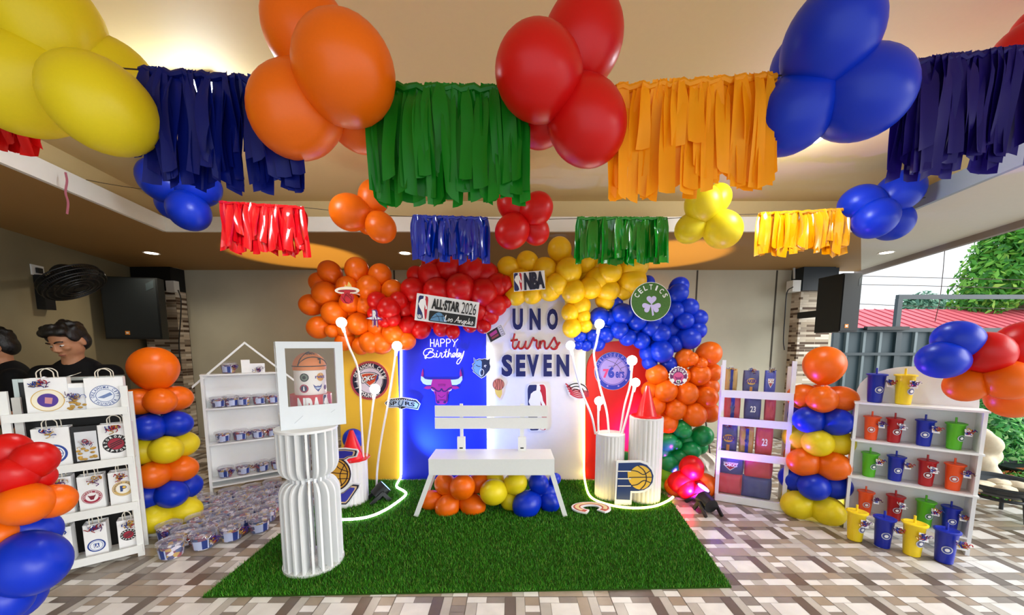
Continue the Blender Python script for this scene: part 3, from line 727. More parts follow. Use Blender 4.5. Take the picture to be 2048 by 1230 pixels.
S_TURNS = [[(0, .52), (.06, .56), (.15, .60)], [(.085, 1), (.06, .6), (.045, .2), (.075, .02), (.12, .08), (.155, .3), (.18, .5), (.165, .2), (.19, .03), (.25, .06), (.295, .3), (.315, .52), (.30, .15), (.33, .02), (.37, .1), (.41, .35), (.445, .62), (.465, .70), (.48, .56), (.53, .54), (.525, .2), (.555, .02), (.585, .12)],
           [(.585, .12), (.60, .52), (.60, .02)], [(.60, .25), (.645, .50), (.69, .46), (.695, .12), (.725, .02), (.77, .12), (.83, .45), (.885, .72), (.90, .60), (.945, .22), (.92, .02), (.855, .0), (.81, .12)], [(.905, .06), (.955, .24), (1.0, .44)]]
t = thing('script_word', 'red script word between the two navy words on the white panel', 'lettering', P(1070, 698, DP - .02))
script_word(S_TURNS, 1021, 667, 99, 31, DP - .018, .0105).build('lettering', REDL, t)
script_word(S_TURNS, 1021, 667, 99, 31, DP - .006, .015).build('lettering_edge', BORD, t)
# ---- neon birthday sign
NEONS = mat('neon_sign', 'ffffff', .4, emit='ecd0ff', estr=1.5)
Dn = DP - .035
t = thing('neon_sign', 'glowing white happy birthday neon lettering on the blue panel', 'neon sign', P(890, 710, Dn))
HAPPY = [[(0, 1), (0, 0)], [(.13, 1), (.13, 0)], [(0, .5), (.13, .5)], [(.18, 0), (.245, 1), (.31, 0)], [(.205, .35), (.285, .35)],
         [(.37, 0), (.37, 1), (.46, 1), (.51, .87), (.51, .65), (.46, .5), (.37, .5)], [(.58, 0), (.58, 1), (.67, 1), (.72, .87), (.72, .65), (.67, .5), (.58, .5)], [(.78, 1), (.88, .5), (1, 1)], [(.88, .5), (.84, 0)]]
b = M()
for st in HAPPY: b.tube([P(861 + u*55, 678 + (1 - v)*15.5, Dn) for u, v in st], .0032, 7)
b.build('upper_word', NEONS, t)
BIRTH = [[(.10, .60), (.03, .55), (.0, .72), (.05, .93), (.16, 1.0), (.24, .93), (.20, .80), (.12, .74), (.22, .74), (.27, .62), (.22, .45), (.12, .40), (.06, .50), (.12, .64), (.17, .86)],
         [(.22, .5), (.30, .46), (.33, .62), (.32, .70), (.31, .48), (.36, .44), (.40, .55), (.415, .72), (.44, .70), (.455, .68), (.44, .46), (.48, .44), (.53, .62), (.56, .95), (.54, .6), (.55, .44), (.59, .5), (.62, .75), (.64, .98), (.62, .7), (.605, .44), (.64, .66), (.67, .70), (.68, .55), (.69, .44), (.73, .5), (.78, .68), (.74, .70), (.715, .56), (.74, .44), (.78, .52), (.82, .75), (.845, .99), (.815, .62), (.825, .44), (.86, .52), (.90, .70), (.86, .70), (.845, .55), (.87, .46), (.90, .60), (.905, .7), (.90, .48), (.93, .44), (.965, .6), (.99, .78)],
         [(.93, .70), (.925, .56), (.95, .5), (.985, .66), (1.0, .84), (.97, .5), (.90, .12), (.85, .0), (.82, .08), (.86, .28), (.94, .42)], [(.50, .76), (.59, .80)], [(.335, .82), (.345, .84), (.35, .82)]]
b = M()
for st in BIRTH: b.tube(smooth_pts([P(847 + u*81, 697 + (1 - v)*31, Dn) for u, v in st], 5), .0030, 7)
b.build('lower_word', NEONS, t)
b = M(); b.ball(P(851, 714, Dn), (.012, .008, .02)); b.build('power_plug', WHITE, t)
b = M(); b.tube([P(908, 672, Dn), P(911, 690, Dn), P(915, 710, Dn)], .001, 5); b.build('wire', WHITE, t)

# ---- bench
DBf = DF(1037); 
t = thing('bench', 'white wooden bench with slatted back standing on the turf', 'bench', (P(983, 1037, DBf).x, DBf + .12, 0))
zt = P(983, 918, DBf).z; za = P(983, 950, DBf).z
xa, xb = P(857, 918, DBf).x, P(1109, 918, DBf).x
DBb = PZ(983, 898, zt).y
xa2, xb2 = P(870, 898, DBb).x, P(1096, 898, DBb).x
b = M(); th = .012
b.v = []; b.slab([(xa, DBf - .006, zt), (xb, DBf - .006, zt), (xb, DBb, zt), (xa, DBb, zt)], (0, 0, -1), .02); b.build('seat', WHITE, t, smooth=False)
b = M(); b.box((xa, DBf - .004, za), (xb, DBf + .016, zt - .0205)); b.build('apron', WHITE, t, smooth=False)
b = M(); b.box((xa, DBb - .02, za), (xb, DBb, zt - .0205)); b.build('apron', WHITE, t, smooth=False)
for sx, xt, xf in ((-1, 862, 831), (1, 1105, 1131)):
    for D, yo in ((DBf + .02, 0), (DBb - .01, 0)):
        pt = P(xt, 952, DBf); pf = P(xf, 1037, DBf)
        b = M(); b.bar((pt.x + .0, D, za + .002), (pf.x, D, ZTURF + .004), .036, .022, (0, 1, 0))
        b.build('leg', WHITE, t, smooth=False)
Dk = DBb - .03
for y0, y1 in ((811, 833), (835, 857)):
    a, c = P(870, y0, Dk), P(1095, y1, Dk); b = M(); b.box((a.x, Dk - .012, c.z), (c.x, Dk + .006, a.z)); b.build('back_slat', WHITE, t, smooth=False)
for x0, x1, w0, w1 in ((919, 926.5, 915, 931), (1040, 1048, 1036, 1052)):
    a, c = P(x0, 808, Dk), P(x1, 902, Dk); b = M(); b.box((a.x, Dk + .0065, zt), (c.x, Dk + .026, a.z)); b.build('back_post', WHITE, t, smooth=False)
    a, c = P(w0, 873, Dk), P(w1, 902, Dk); b = M(); b.box((a.x, Dk - .02, zt + .0005), (c.x, Dk + .006, a.z)); o = b.build('post_bracket', WHITE, t, smooth=False)
    a, c = P((w0+w1)/2 - 3.3, 893.5, Dk), P((w0+w1)/2 + 3.3, 896, Dk); b = M(); b.box((a.x, Dk - .022, c.z), (c.x, Dk - .0195, a.z)); b.build('slot', BLACK, o, smooth=False)

# ---- fluted plinths
FLUTE = mat('white_fluted_board', 'e6e4e2', .5)
def fluted(lab, xc, x0, x1, ytop, ybot, z0=ZTURF):
    p = PZ(xc, ybot, z0); D = p.y; R = (x1 - x0)/2*D/F; p.y += R
    D = p.y; p = Vector((P(xc, ybot, D).x, D, z0)); zt = P(xc, ytop, D).z
    t = thing('fluted_plinth', lab, 'plinth', p, 0, 'fluted white plinths')
    b = M(); n = 120; rings = []
    for z in (z0, zt):
        rings.append([b.V((p.x + (R - .006 + .006*abs(sin(12*2*pi*k/n)))*cos(2*pi*k/n), p.y + (R - .006 + .006*abs(sin(12*2*pi*k/n)))*sin(2*pi*k/n), z)) for k in range(n)])
    for k in range(n): b.Fc((rings[0][k], rings[0][(k+1) % n], rings[1][(k+1) % n], rings[1][k]))
    b.Fc(rings[0][::-1]); b.build('fluted_wrap', FLUTE, t, angle=25)
    b = M(); b.cyl((p.x, p.y, zt - .012), (p.x, p.y, zt), R - .001, n=60); b.build('top', FLUTE, t)
    return p, R, zt
pS, rS, zS_ = fluted('short fluted white plinth holding the white globe stems at right', 1217, 1187, 1247, 866, 1003)
pT, rT, zT_ = fluted('tall fluted white plinth with the red cone on top', 1286, 1251, 1320, 833, 1010)
pL, rL, zL_ = fluted('fluted white plinth behind the hourglass stand, red cone on top', 703, 668, 741, 917, 1016)
CONE = mat('red_cone_plastic', 'd8121a', .3, coat=.3)
def cone(lab, x, ybase, yap, wpx, c, z):
    s = c.y/F; h = (ybase - yap)*s; R = wpx/2*s
    t = thing('traffic_cone', lab, 'traffic cone', (c.x, c.y, z), 0, 'red traffic cones')
    b = M(); b.lathe([(R*.80, .012), (R*.76, .02), (R*.13, h), (R*.10, h), (R*.70, .015)], 36, (c.x, c.y, z)); b.build('body', CONE, t)
    b = M(); b.slab([(c.x + R*1.02*cos(radians(a + q))*1.12, c.y + R*1.02*sin(radians(a + q))*1.12, z + .012) for a in (0, 90, 180, 270) for q in (20, 45, 70)], (0, 0, -1), .011); b.build('base', CONE, t, smooth=False)
cone('red traffic cone on the tall fluted plinth at right', 1284, 833, 770, 52, pT, zT_)
cone('red traffic cone on the left fluted plinth', 705, 917, 858, 60, Vector((P(705, 915, pL.y).x, pL.y, 0)), zL_)
# ---- globe stems
GLOBE = mat('globe_glow', 'ffffff', .4, emit='fff6e6', estr=9); STEM = mat('white_stem', 'efe9e6', .4)
def globe(lab, gx, gy, r, path, D, e=1.2, z0=None):
    s = D/F; g = P(gx, gy, D)
    t = thing('globe_stem_light', lab, 'globe light', P(*path[-1], D), 0, 'white globe stem lights')
    pts = smooth_pts([P(x, y, D) for x, y in path], 6); b = M(); b.tube(pts, .0095, 8); b.build('stem', STEM, t)
    d = (pts[1] - pts[0]).normalized(); b = M(); b.cyl(g + d*r*s*.85, g + d*(r*s*.85 + .05), .016, .013, 14); b.build('socket', STEM, t)
    b = M(); b.ball(g, r*s, 20, 14); b.build('globe', GLOBE, t)
    l = light('globe_light', 'POINT', g, e, (1, .93, .82), shadow_soft_size=r*s*1.05); l.parent = t; l.location = g - t.location - Vector((0, r*s*1.25, 0))
DSt = pS.y
globe('tall globe light leaning over the blue balloons', 1199, 648, 9.5, [(1199, 656), (1192, 690), (1188, 712), (1199, 770), (1213, 821), (1218, 868)], DSt)
globe('globe light leaning left in front of the white panel edge', 1141, 691, 9, [(1143, 698), (1152, 745), (1166, 790), (1183, 831), (1191, 868)], DSt)
globe('globe light in front of the round blue emblem', 1264, 721, 10, [(1264, 730), (1260, 770), (1249, 812), (1240, 868)], DSt + .02)
globe('globe light beside the tip of the right cone', 1271, 765, 9, [(1268, 773), (1258, 817), (1244, 868)], DSt - .03)
globe('shortest globe light, straight above the short plinth', 1198, 802, 9, [(1197, 811), (1196.5, 840), (1197, 868)], DSt - .02)
DSl = pL.y
globe('globe light in front of the orange balloons at left', 683, 645, 10, [(686, 654), (697, 690), (717, 744), (722, 830), (727, 917)], DSl)
globe('globe light beside the yellow and blue panel edge', 794, 692, 9.5, [(792, 701), (786, 745), (777, 802), (763, 875), (755, 934), (753, 975)], DSl + .08)
globe('globe light in front of the round thunder emblem', 750, 778, 10, [(749, 787), (742, 840), (736, 885), (733, 917)], DSl + .03)

# ---- signs
def sign(name, lab, cat, D, outline, edge, th=.010, group=None, peg=None):
    xs = [p[0] for p in outline]; ys = [p[1] for p in outline]
    t = thing(name, lab, cat, P(sum(xs)/len(xs), max(ys), D), 0, group)
    b = M(); b.slab([P(x, y, D) for x, y in outline], (0, 1, 0), th); b.build('board', edge, t, smooth=False)
    if peg: q_ = P(sum(xs)/len(xs), sum(ys)/len(ys), D); b = M(); b.cyl((q_.x, D + th, q_.z), (q_.x, peg, q_.z), .006, n=8); b.build('mounting_peg', edge, t)
    return t, Art(lambda x, y, k: P(x, y, D - .0012*k))
def circ(cx, cy, rx, ry=None, n=44): ry = rx if ry is None else ry; return [(cx + rx*cos(2*pi*i/n), cy + ry*sin(2*pi*i/n)) for i in range(n)]
EDGE = mat('white_foam_board', 'eeeeee', .5)
DSg = 3.14
# all star board
q = [(834, 586), (959, 605), (952, 656), (829, 640)]
t, a = sign('event_sign', 'tilted white sign board with basketball star event lettering on red balloons', 'sign', DSg, q, EDGE, peg=DG)
def Q(u, v): p = (Vector(q[0])*(1-u) + Vector(q[1])*u)*(1-v) + (Vector(q[3])*(1-u) + Vector(q[2])*u)*v; return (p.x, p.y)
player_badge(a, [Q(.025, .05), Q(.195, .05), Q(.195, .95), Q(.025, .95)])
a.up(); a.text('ALL·STAR', 0, 0, 0, 0, BLKC, .05, quad=[Q(.25, .10), Q(.70, .10), Q(.70, .50), Q(.25, .50)])
a.text('2026', 0, 0, 0, 0, BLKC, 0, quad=[Q(.73, .08), Q(.965, .08), Q(.965, .52), Q(.73, .52)])
a.poly([Q(*p) for p in rr_pts(.225, .57, .975, .96, .03)], BLKC)
a.up(); bc = c_('5b8db8')
a.poly([Q(.25 + .27*(i/20), .93 - .33*sin(pi*i/20)**.8) for i in range(21)], bc); a.up()
for st in ([(.27, .85), (.36, .75), (.47, .72)], [(.33, .68), (.38, .78), (.40, .92)], [(.44, .65), (.44, .78), (.47, .92)]): a.line([Q(*p) for p in st], .9, BLKC)
LA = [[(.02, .55), (.06, .95), (.05, .5), (.02, .1), (.08, .15), (.14, .2), (.16, .5), (.20, .35), (.16, .15), (.14, .35), (.19, .5), (.23, .3), (.26, .55), (.29, .3), (.25, .1), (.22, .15)],
      [(.36, .1), (.44, .6), (.48, .95), (.48, .5), (.49, .1)], [(.40, .4), (.52, .45)], [(.53, .5), (.53, .1), (.57, .5), (.60, .4), (.60, .1), (.64, .3), (.70, .5), (.65, .4), (.65, .15), (.70, .3), (.71, .5), (.70, .0), (.66, -.2), (.64, -.05), (.72, .2), (.76, .4), (.75, .52), (.73, .3), (.77, .1), (.82, .4), (.84, .95), (.82, .4), (.83, .1), (.88, .35), (.87, .5), (.85, .3), (.89, .1), (.94, .35), (.95, .55), (.98, .3), (.95, .08), (.92, .12)]]
for st in LA: a.line([Q(.47 + .48*u, .92 - .28*v) for u, v in st], 1.15, WHT, 4)
a.build('printed_face', t)
# league sign
q = [(1027, 545.5), (1089, 540.5), (1091, 578), (1028, 583)]
t, a = sign('league_sign', 'small white basketball league sign with player silhouette, on yellow balloons', 'sign', DSg - .03, q, EDGE, peg=DG)
player_badge(a, [Q(.0, .0), Q(.27, .02), Q(.27, 1), Q(.0, 1)], cap=False)
a.up(); a.text('NBA', 0, 0, 0, 0, c_('0b1230'), .07, quad=[Q(.33, .05), Q(.99, .03), Q(.99, .96), Q(.33, .98)]); a.build('printed_face', t)
# big player badge on the panel
q = [(1053, 768), (1093, 767), (1096, 862), (1056, 863)]
t, a = sign('player_badge', 'tall rounded red and blue badge with white player silhouette behind the bench', 'sign', DP - .012, [tuple(Vector(q[0])*(1-u)*(1-v) + Vector(q[1])*u*(1-v) + Vector(q[2])*u*v + Vector(q[3])*(1-u)*v) for u, v in rr_pts(0, 0, 1, 1, .14)], EDGE)
player_badge(a, q); a.build('printed_face', t)
# shamrock
t, a = sign('shamrock_sign', 'round green sign with pale shamrock on blue balloons', 'sign', DSg - .02, circ(1302, 603, 40, 39), EDGE, peg=DG)
GRS = mat('grass_print', '3d6e1c', .6, noise=.45, nscale=90)
a.disc(1302, 603, 39, GRS, 38); a.up()
a.arc('CELTICS', 1302, 606, 32, 10.5, -62, 62, WHT, .02, w=6.5)
LAV = c_('cfc4f2')
for ang, dx in ((-90, 0), (155, 0), (25, 0)):
    ca, sa = cos(radians(ang)), sin(radians(ang)); hp = []
    for i in range(30):
        tt = 2*pi*i/30; hx = 16*sin(tt)**3; hy = 13*cos(tt) - 5*cos(2*tt) - 2*cos(3*tt) - cos(4*tt)
        rad = (hy + 17)*.62; tan_ = hx*.62; hp.append((1303 + ca*rad - sa*tan_, 610 + sa*rad + ca*tan_))
    a.poly(hp, LAV)
a.up(); a.poly([(1301, 609), (1305, 609), (1308, 630), (1304.5, 632)], LAV); a.build('printed_face', t)
# round blue emblem
cx, cy = 1226, 742
t, a = sign('round_emblem', 'round blue emblem with numeral lettering on the red arched panel', 'sign', DP - .012, circ(cx, cy, 37, 38), EDGE)
BE = c_('2740c4'); LV = c_('b9a6f0')
a.disc(cx, cy, 36.6, BE, 37.6); a.up(); a.ring(cx, cy, 27.3, 28.4, LV); a.disc(cx, cy, 26.4, LV); a.up()
a.arc('PHILADELPHIA', cx, cy, 32.4, 6.2, -78, 78, LV, .0, w=4.3)
for an in (125, 160, 200, 235):
    sx, sy = cx + 32*sin(radians(an)), cy - 32*cos(radians(an)); a.poly([(sx + (2.8 if i % 2 == 0 else 1.2)*sin(pi*i/5), sy - (2.8 if i % 2 == 0 else 1.2)*cos(pi*i/5)) for i in range(10)], LV)
for st in ([(1217, 733), (1230, 731), (1244, 722)], [(1212, 719), (1232, 728), (1247, 747)], [(1238, 716), (1230, 728), (1226, 738)], [(1240, 751), (1241, 738), (1251, 733)]): a.line(st, .8, c_('2c2c60'))
a.up(); a.text('7', 1206, 738, 1218, 756, c_('e8438a'), .05); a.text('6', 1216, 733, 1229, 756, BE, .06); a.text('ers', 1231, 743, 1249, 756, BE, .03); a.build('printed_face', t)
# round thunder emblem
cx, cy = 739.5, 761
t, a = sign('round_emblem', 'round red and navy emblem with shield and lettering on the amber panel', 'sign', DP - .012, circ(cx, cy, 39), c_('f0b080'))
a.disc(cx, cy, 38.6, c_('b8474c')); a.up(); a.disc(cx, cy, 34.5, c_('1b1c38')); a.up(); a.disc(cx, cy, 25, c_('e6dcec')); a.ring(cx, cy, 26, 26.6, WHT); a.up()
a.arc('OKLAHOMA CITY', cx, cy, 30.3, 8, -72, 72, WHT, .03, w=5.2); a.arc('THUNDER', cx, cy, 30.3, 7.5, 214, 146, WHT, .03, w=5.2, inside=True)
sh = [(719, 747), (730, 744.5), (740, 744), (750, 745.5), (758, 749), (757, 757), (751, 766), (739, 774), (731, 767), (723, 757)]
a.poly(sh, c_('1b1c38')); a.up(); a.poly([(cx + (x - cx)*.90, cy - 3 + (y - cy + 3)*.9) for x, y in sh], WHT); a.up(); a.poly([(cx + (x - cx)*.8, cy - 3 + (y - cy + 3)*.8) for x, y in sh], c_('d8502a')); a.up()
a.poly([(754, 750), (757, 750), (755, 758), (750, 764), (752, 757)], c_('4a4f9c'))
a.up(); a.text('OKC', 0, 0, 0, 0, c_('1b1c38'), .10, quad=[(725, 753), (752, 748), (749, 758.5), (721, 769)]); a.up(); a.text('OKC', 0, 0, 0, 0, WHT, .04, quad=[(725.6, 753.4), (751, 749), (748.4, 757.6), (722, 767.6)])
a.poly([(708, 764), (716, 760.5), (716, 764.5)], WHT); a.poly([(709, 777), (718, 773.5), (716, 776.5)], WHT); a.poly([(757, 752), (773, 754), (766, 755.5), (774, 757.5), (757, 757)], WHT)
a.build('printed_face', t)
# bull head emblem
def mir(pts, c): return pts + [(2*c - x, y) for x, y in reversed(pts)]
cB = 883
horn = [(842, 752), (841.5, 760), (846, 767), (853, 770), (862, 770), (864.5, 759.5), (855, 759), (849, 757.5), (846, 754)]
head = [(864.5, 758.5), (873, 757.5), (883, 757.3)], 
L = [(864, 758.5), (862, 772), (852, 772.5), (847, 776.5), (855, 778.5), (863, 777.5), (867, 783), (870.5, 790), (871, 800), (872, 806), (876, 808.5), (883, 808.8)]
out = mir(L, cB)
PUR = mat('crimson_print', 'b3187a', .45)
t = thing('bull_emblem', 'crimson horned bull head emblem on the blue panel', 'sign', P(883, 809, DP - .014))
b = M(); D_ = DP - .014
b.use(PUR); b.slab([P(x, y, D_) for x, y in out], (0, 1, 0), .01)
HRN = c_('cfe4f6')
for k in (0, 1):
    hh = [((2*cB - x) if k else x, y) for x, y in horn]; b.use(HRN); b.slab([P(x, y, D_ - .0012) for x, y in hh], (0, 1, 0), .011)
    tip = [(842, 752), (846, 754), (847, 747), (845.5, 738), (843, 746)]; tip = [((2*cB - x) if k else x, y) for x, y in tip]; b.use(PUR); b.slab([P(x, y, D_ - .0012) for x, y in tip], (0, 1, 0), .011)
b.build('board', None, t, smooth=False)
a = Art(lambda x, y, k: P(x, y, D_ - .0012*k)); a.k = 2; DKP = c_('2a0a5a')
for k in (0, 1):
    f = (lambda p: (2*cB - p[0], p[1])) if k else (lambda p: p)
    a.line([f(p) for p in [(862, 775), (868, 777), (874, 782), (880, 782), (883, 777)]], 2.2, DKP); a.line([f(p) for p in [(863, 778), (865, 781), (869, 782)]], 1.3, WHT)
    a.line([f(p) for p in [(871, 784), (872, 794), (873, 803)]], 1.2, DKP); a.disc(*f((876.5, 804.5)), 2.8, DKP, 2.2); a.line([f(p) for p in [(873, 803), (877, 800.5), (883, 800)]], .8, DKP)
for yy in (768.5, 770.5, 772.5): a.line([(876, yy), (883, yy - .5), (891, yy)], .6, c_('6a1068'))
a.line([(876, 790), (883, 795), (890, 790)], .7, DKP); a.build('printed_face', t)
# spur lettering sign
t, a = sign('banner_sign', 'curved silver and black sign overlapping the amber and blue panels', 'sign', DP - .05, [(769, 806), (777, 797), (790, 796), (805, 794.5), (820, 796), (833, 799), (841, 808), (836, 820), (825, 818), (812, 816), (803, 819), (794, 815), (783, 816), (774, 815)], EDGE)
SLV = c_('b9d2ec'); DK = c_('10141f')
a.poly([(770.5, 806), (778, 798.5), (805, 796), (832, 800.5), (839, 808), (835, 818), (812, 814.5), (803, 817.5), (795, 813.5), (775, 814)], DK); a.up(); a.poly([(772.5, 806.5), (778, 801.5), (805, 799.5), (831, 803.5), (837, 808.5), (833.5, 816), (805, 812.5), (776, 812.5)], SLV); a.up()
a.text('SP', 0, 0, 0, 0, DK, .03, quad=[(777, 803), (793.5, 802), (793.5, 810.5), (777, 811)]); a.text('RS', 0, 0, 0, 0, DK, .03, quad=[(810, 802.5), (830, 805.5), (829, 813.5), (810, 810.5)])
for st in ([(799, 801), (797, 808), (801, 813)], [(806.5, 801), (804.5, 808), (801, 813)]): a.line(st, 2.4, c_('46678f'))
for i in range(11): a.poly([(780 + i*4.6, 797.9 + .012*(i-5)**2 + i*.1), (782.4 + i*4.6, 797.9 + .012*(i-5)**2 + i*.1), (782.4 + i*4.6, 799 + .012*(i-5)**2 + i*.1), (780 + i*4.6, 799 + .012*(i-5)**2 + i*.1)], WHT)
a.poly([(801, 809), (802, 811.8), (805, 812.5), (802, 813.4), (801, 816.5), (800, 813.4), (797, 812.5), (800, 811.8)], SLV); a.build('printed_face', t)
# wolf head emblem
cx, cy = 962, 736
wolf = [(947, 715), (952, 720), (958, 717), (964, 718), (970, 716.5), (976, 719), (981, 715), (980, 726), (982, 733), (980, 741), (975, 747), (970, 753), (963, 757), (957, 753), (951, 748), (945, 743), (947, 741), (943, 736), (946, 733), (944, 728), (948, 725)]
t, a = sign('wolf_emblem', 'blue wolf head emblem on the edge between blue and white panel', 'sign', DP - .06, wolf, EDGE)
sc = lambda pts, f: [(cx + (x - cx)*f, cy + (y - cy)*f) for x, y in pts]
a.poly(sc(wolf, .93), c_('1c2c50')); a.up(); a.poly(sc([p for p in wolf if p[0] < 965] + [(960, 727), (964, 735), (961, 742)][::-1][:0] + [], .86), c_('7fb2e6')); a.up()
a.poly([(961, 719), (969, 719), (977, 722), (978, 734), (974, 744), (967, 750), (967, 742), (963, 735), (966, 728)], c_('1c2c50')); a.up()
a.line([(968, 733), (970, 730.5), (973, 731)], 1.3, WHT); a.disc(970.5, 733.5, 1.2, WHT); a.line([(952, 730), (957, 733), (961, 733)], 1.2, c_('1c2c50'))
a.line([(960, 741), (963, 738), (967, 741), (967, 748), (963, 752), (959.5, 748)], 1.2, WHT, closed=True); a.disc(963.5, 745.5, 2.2, c_('1c2c50'), 4); a.build('printed_face', t)
# ticket
q = [(972, 666), (1002, 648), (1012, 669), (981, 686)]
t, a = sign('ticket_sign', 'small dark ticket shaped sign tilted at the white panel top', 'sign', DSg + .1, q, EDGE, .006, peg=DP)
a.poly([Q(*p) for p in ((.03, .05), (.97, .05), (.97, .95), (.03, .95))], c_('1a1424')); a.up(); a.poly([Q(*p) for p in ((.72, .08), (.95, .08), (.95, .92), (.72, .92))], c_('c9c3dc')); a.poly([Q(*p) for p in ((.14, .25), (.62, .2), (.6, .5), (.16, .55))], c_('b0308c')); a.poly([Q(*p) for p in ((.16, .62), (.62, .58), (.62, .78), (.16, .8))], c_('8c3048'))
a.up()
for v in (.2, .4, .6, .8): a.line([Q(.76, v), Q(.92, v)], .8, BLKC, 0)
a.build('printed_face', t)
# flaming hoop
t, a = sign('flame_hoop_sign', 'red flaming ball dropping through a white hoop, on orange balloons', 'sign', DSg - .05, circ(694, 581, 24.5, 7.5), EDGE, .006, peg=DG)
b = M(); b.slab([P(x, y, DSg - .052) for x, y in [(689, 578), (699, 578), (703, 584), (708, 595), (705, 604), (697, 608), (687, 606), (680, 598), (683, 588), (687, 586)]], (0, 1, 0), .007); b.build('ball', c_('c01a2c'), t, smooth=False)
b = M(); b.slab([P(x, y, DSg - .049) for x, y in [(688, 576), (690, 569), (694, 572), (697, 563), (702, 570), (704, 576)]], (0, 1, 0), .006); b.build('flame', c_('f0c060'), t, smooth=False)
a.k = 5; a.disc(694, 581, 23, c_('f7e9cf'), 6.2); a.up(); a.disc(694, 582, 19, c_('9a2028'), 3); a.up(); a.poly([(688, 581), (700, 581), (700, 590), (688, 590)], c_('c01a2c')); a.up()
for st in ([(683, 592), (690, 603), (697, 606)], [(694, 586), (688, 596), (692, 606)], [(695, 586), (703, 595), (700, 605)], [(690, 588), (698, 594), (705, 601)]): a.line(st, .9, c_('5a0810'))
a.build('printed_face', t)
# rocket
t, a = sign('rocket_emblem', 'small red and white letter R rocket emblem on red balloons', 'sign', DSg - .09, [(731, 637), (744, 632), (744, 620), (752, 619), (755, 623), (755, 632), (764, 637), (755, 640), (756, 655), (749, 650), (745, 655), (744, 640)], c_('6a2a7c'), .006, peg=DG)
a.poly([(733, 637), (744, 634), (744, 639)], WHT); a.poly([(762, 637), (755, 634), (755, 639)], WHT); a.text('R', 745, 621, 754, 639, WHT, .06); a.poly([(745, 641), (747, 641), (747, 653), (745, 654)], c_('f0c0a0')); a.poly([(752, 641), (754, 641), (755, 653), (752, 652)], c_('f0c0a0')); a.build('printed_face', t)
# flaming basketball
fl = [(984, 762), (990, 757), (996, 754), (1003, 757), (1008, 763), (1012, 770), (1007, 776), (1006, 789), (1002, 796), (1000, 802), (996, 797), (991, 791), (989, 778), (982, 771)]
t, a = sign('flame_ball_emblem', 'small basketball with yellow flames below, on the white panel', 'sign', DP - .012, fl, c_('efd9c8'), .008)
a.poly([(989, 778), (1004, 778), (1004, 788), (1000, 797), (995, 793), (991, 787)], c_('e9c860')); a.up(); a.disc(997, 769, 11, c_('d77a60')); a.up()
for st in ([(990, 761), (993, 770), (990, 777)], [(996, 758), (995.5, 769), (994, 779)], [(998, 758), (1000, 769), (999, 780)], [(1003, 760), (1004, 769), (1005, 776)]): a.line(st, 1, c_('4a1010'))
a.ring(997, 769, 10.6, 11.4, c_('4a1010')); a.build('printed_face', t)
# pinwheel
t = thing('pinwheel_emblem', 'red and black curved stripe emblem at the right edge of the white panel', 'sign', P(1155, 801, DP - .03))
a = Art(lambda x, y, k: P(x, y, DP - .03 - .0012*k), .0012)
for i in range(5):
    f = 1 - i*.17
    a.line([(1155 - 4 + 24*f*.1 + 22*f*cos(radians(u)), 784 - 17*f*sin(radians(u))) for u in range(150, -5, -14)], 2.1, WHT if i % 2 else BLKC)
    a.line([(1131 + i*2.2, 767 + i*5), (1143 + i*1.6, 776 + i*4.2), (1160, 781 + i*3.6), (1178, 783 + i*2.4)], 2.6, c_('c22040'))
a.build('printed_face', t)
b = M(); b.slab([P(x, y, DP - .029) for x, y in [(1130, 766), (1138, 771), (1145, 764), (1158, 763), (1170, 768), (1178, 784), (1172, 792), (1163, 800), (1150, 800), (1139, 792)]], (0, 1, 0), .006); b.build('board', EDGE, t, smooth=False)
# round dinosaur emblem
cx, cy = 1357, 752
t, a = sign('round_emblem', 'small round purple emblem with jagged rim on right orange balloons', 'sign', DSg + .02, [(cx + (18.5 + (1.2 if i % 2 else -.6))*cos(2*pi*i/36), cy + (18.5 + (1.2 if i % 2 else -.6))*sin(2*pi*i/36)) for i in range(36)], EDGE, .006, peg=DG)
a.disc(cx, cy, 17, c_('6a1a5c')); a.up(); a.disc(cx, cy + 3, 10.5, c_('d8508c')); a.arc('RAPTORS', cx, cy + 1, 13.3, 5.4, -66, 66, WHT, .03, w=4); a.up()
a.disc(cx, cy + 11, 5, WHT, 4); a.poly([(cx-8, cy), (cx-3, cy+3), (cx+3, cy+3), (cx+8, cy), (cx+4, cy+8), (cx-4, cy+8)], c_('8c1c6c')); a.disc(cx - 12, cy + 9, 4, WHT); a.disc(cx + 12, cy + 9, 4, WHT); a.up(); a.text('N', cx - 3, cy + 9, cx + 3, cy + 14, BLKC, .05); a.build('printed_face', t)
# P shaped ball sign (own plane, in front of plinths)
DPs = min(pS.y - rS, pT.y - rT) - .03
o_ = [(1233, 922), (1282, 921), (1296, 926), (1306, 937), (1311, 951), (1309, 966), (1302, 977), (1290, 984), (1278, 986), (1264, 986), (1263, 1007.5), (1229.5, 1006.5)]
DPs = min(pS.y - rS, pT.y - rT) - .016; gy = PX((P(1246, 1000, DPs).x, DPs, ZTURF + .002))[1]; o_ = [(x, gy if y > 1000 else y) for x, y in o_]
t, a = sign('letter_sign', 'navy letter P sign with a gold basketball, leaning at the fluted plinths', 'sign', DPs, o_, EDGE, .012)
YL = c_('e8b93c'); NV = c_('17336c')
a.poly([(1237, 926), (1280, 925), (1294, 930), (1303, 940), (1307, 952), (1305, 965), (1298, 974), (1288, 980), (1276, 982), (1261, 982), (1260, 1000), (1232.5, 999)], NV); a.up()
a.disc(1281, 955, 22.5, YL, 24); a.up(); a.poly([(1255, 944), (1270, 941), (1270, 970), (1260, 966), (1256, 957)], YL); a.up()
for yy in (942.5, 957.5, 972): a.line([(1235.5, yy), (1262, yy)], 2.1, c_('eee7da'), 0)
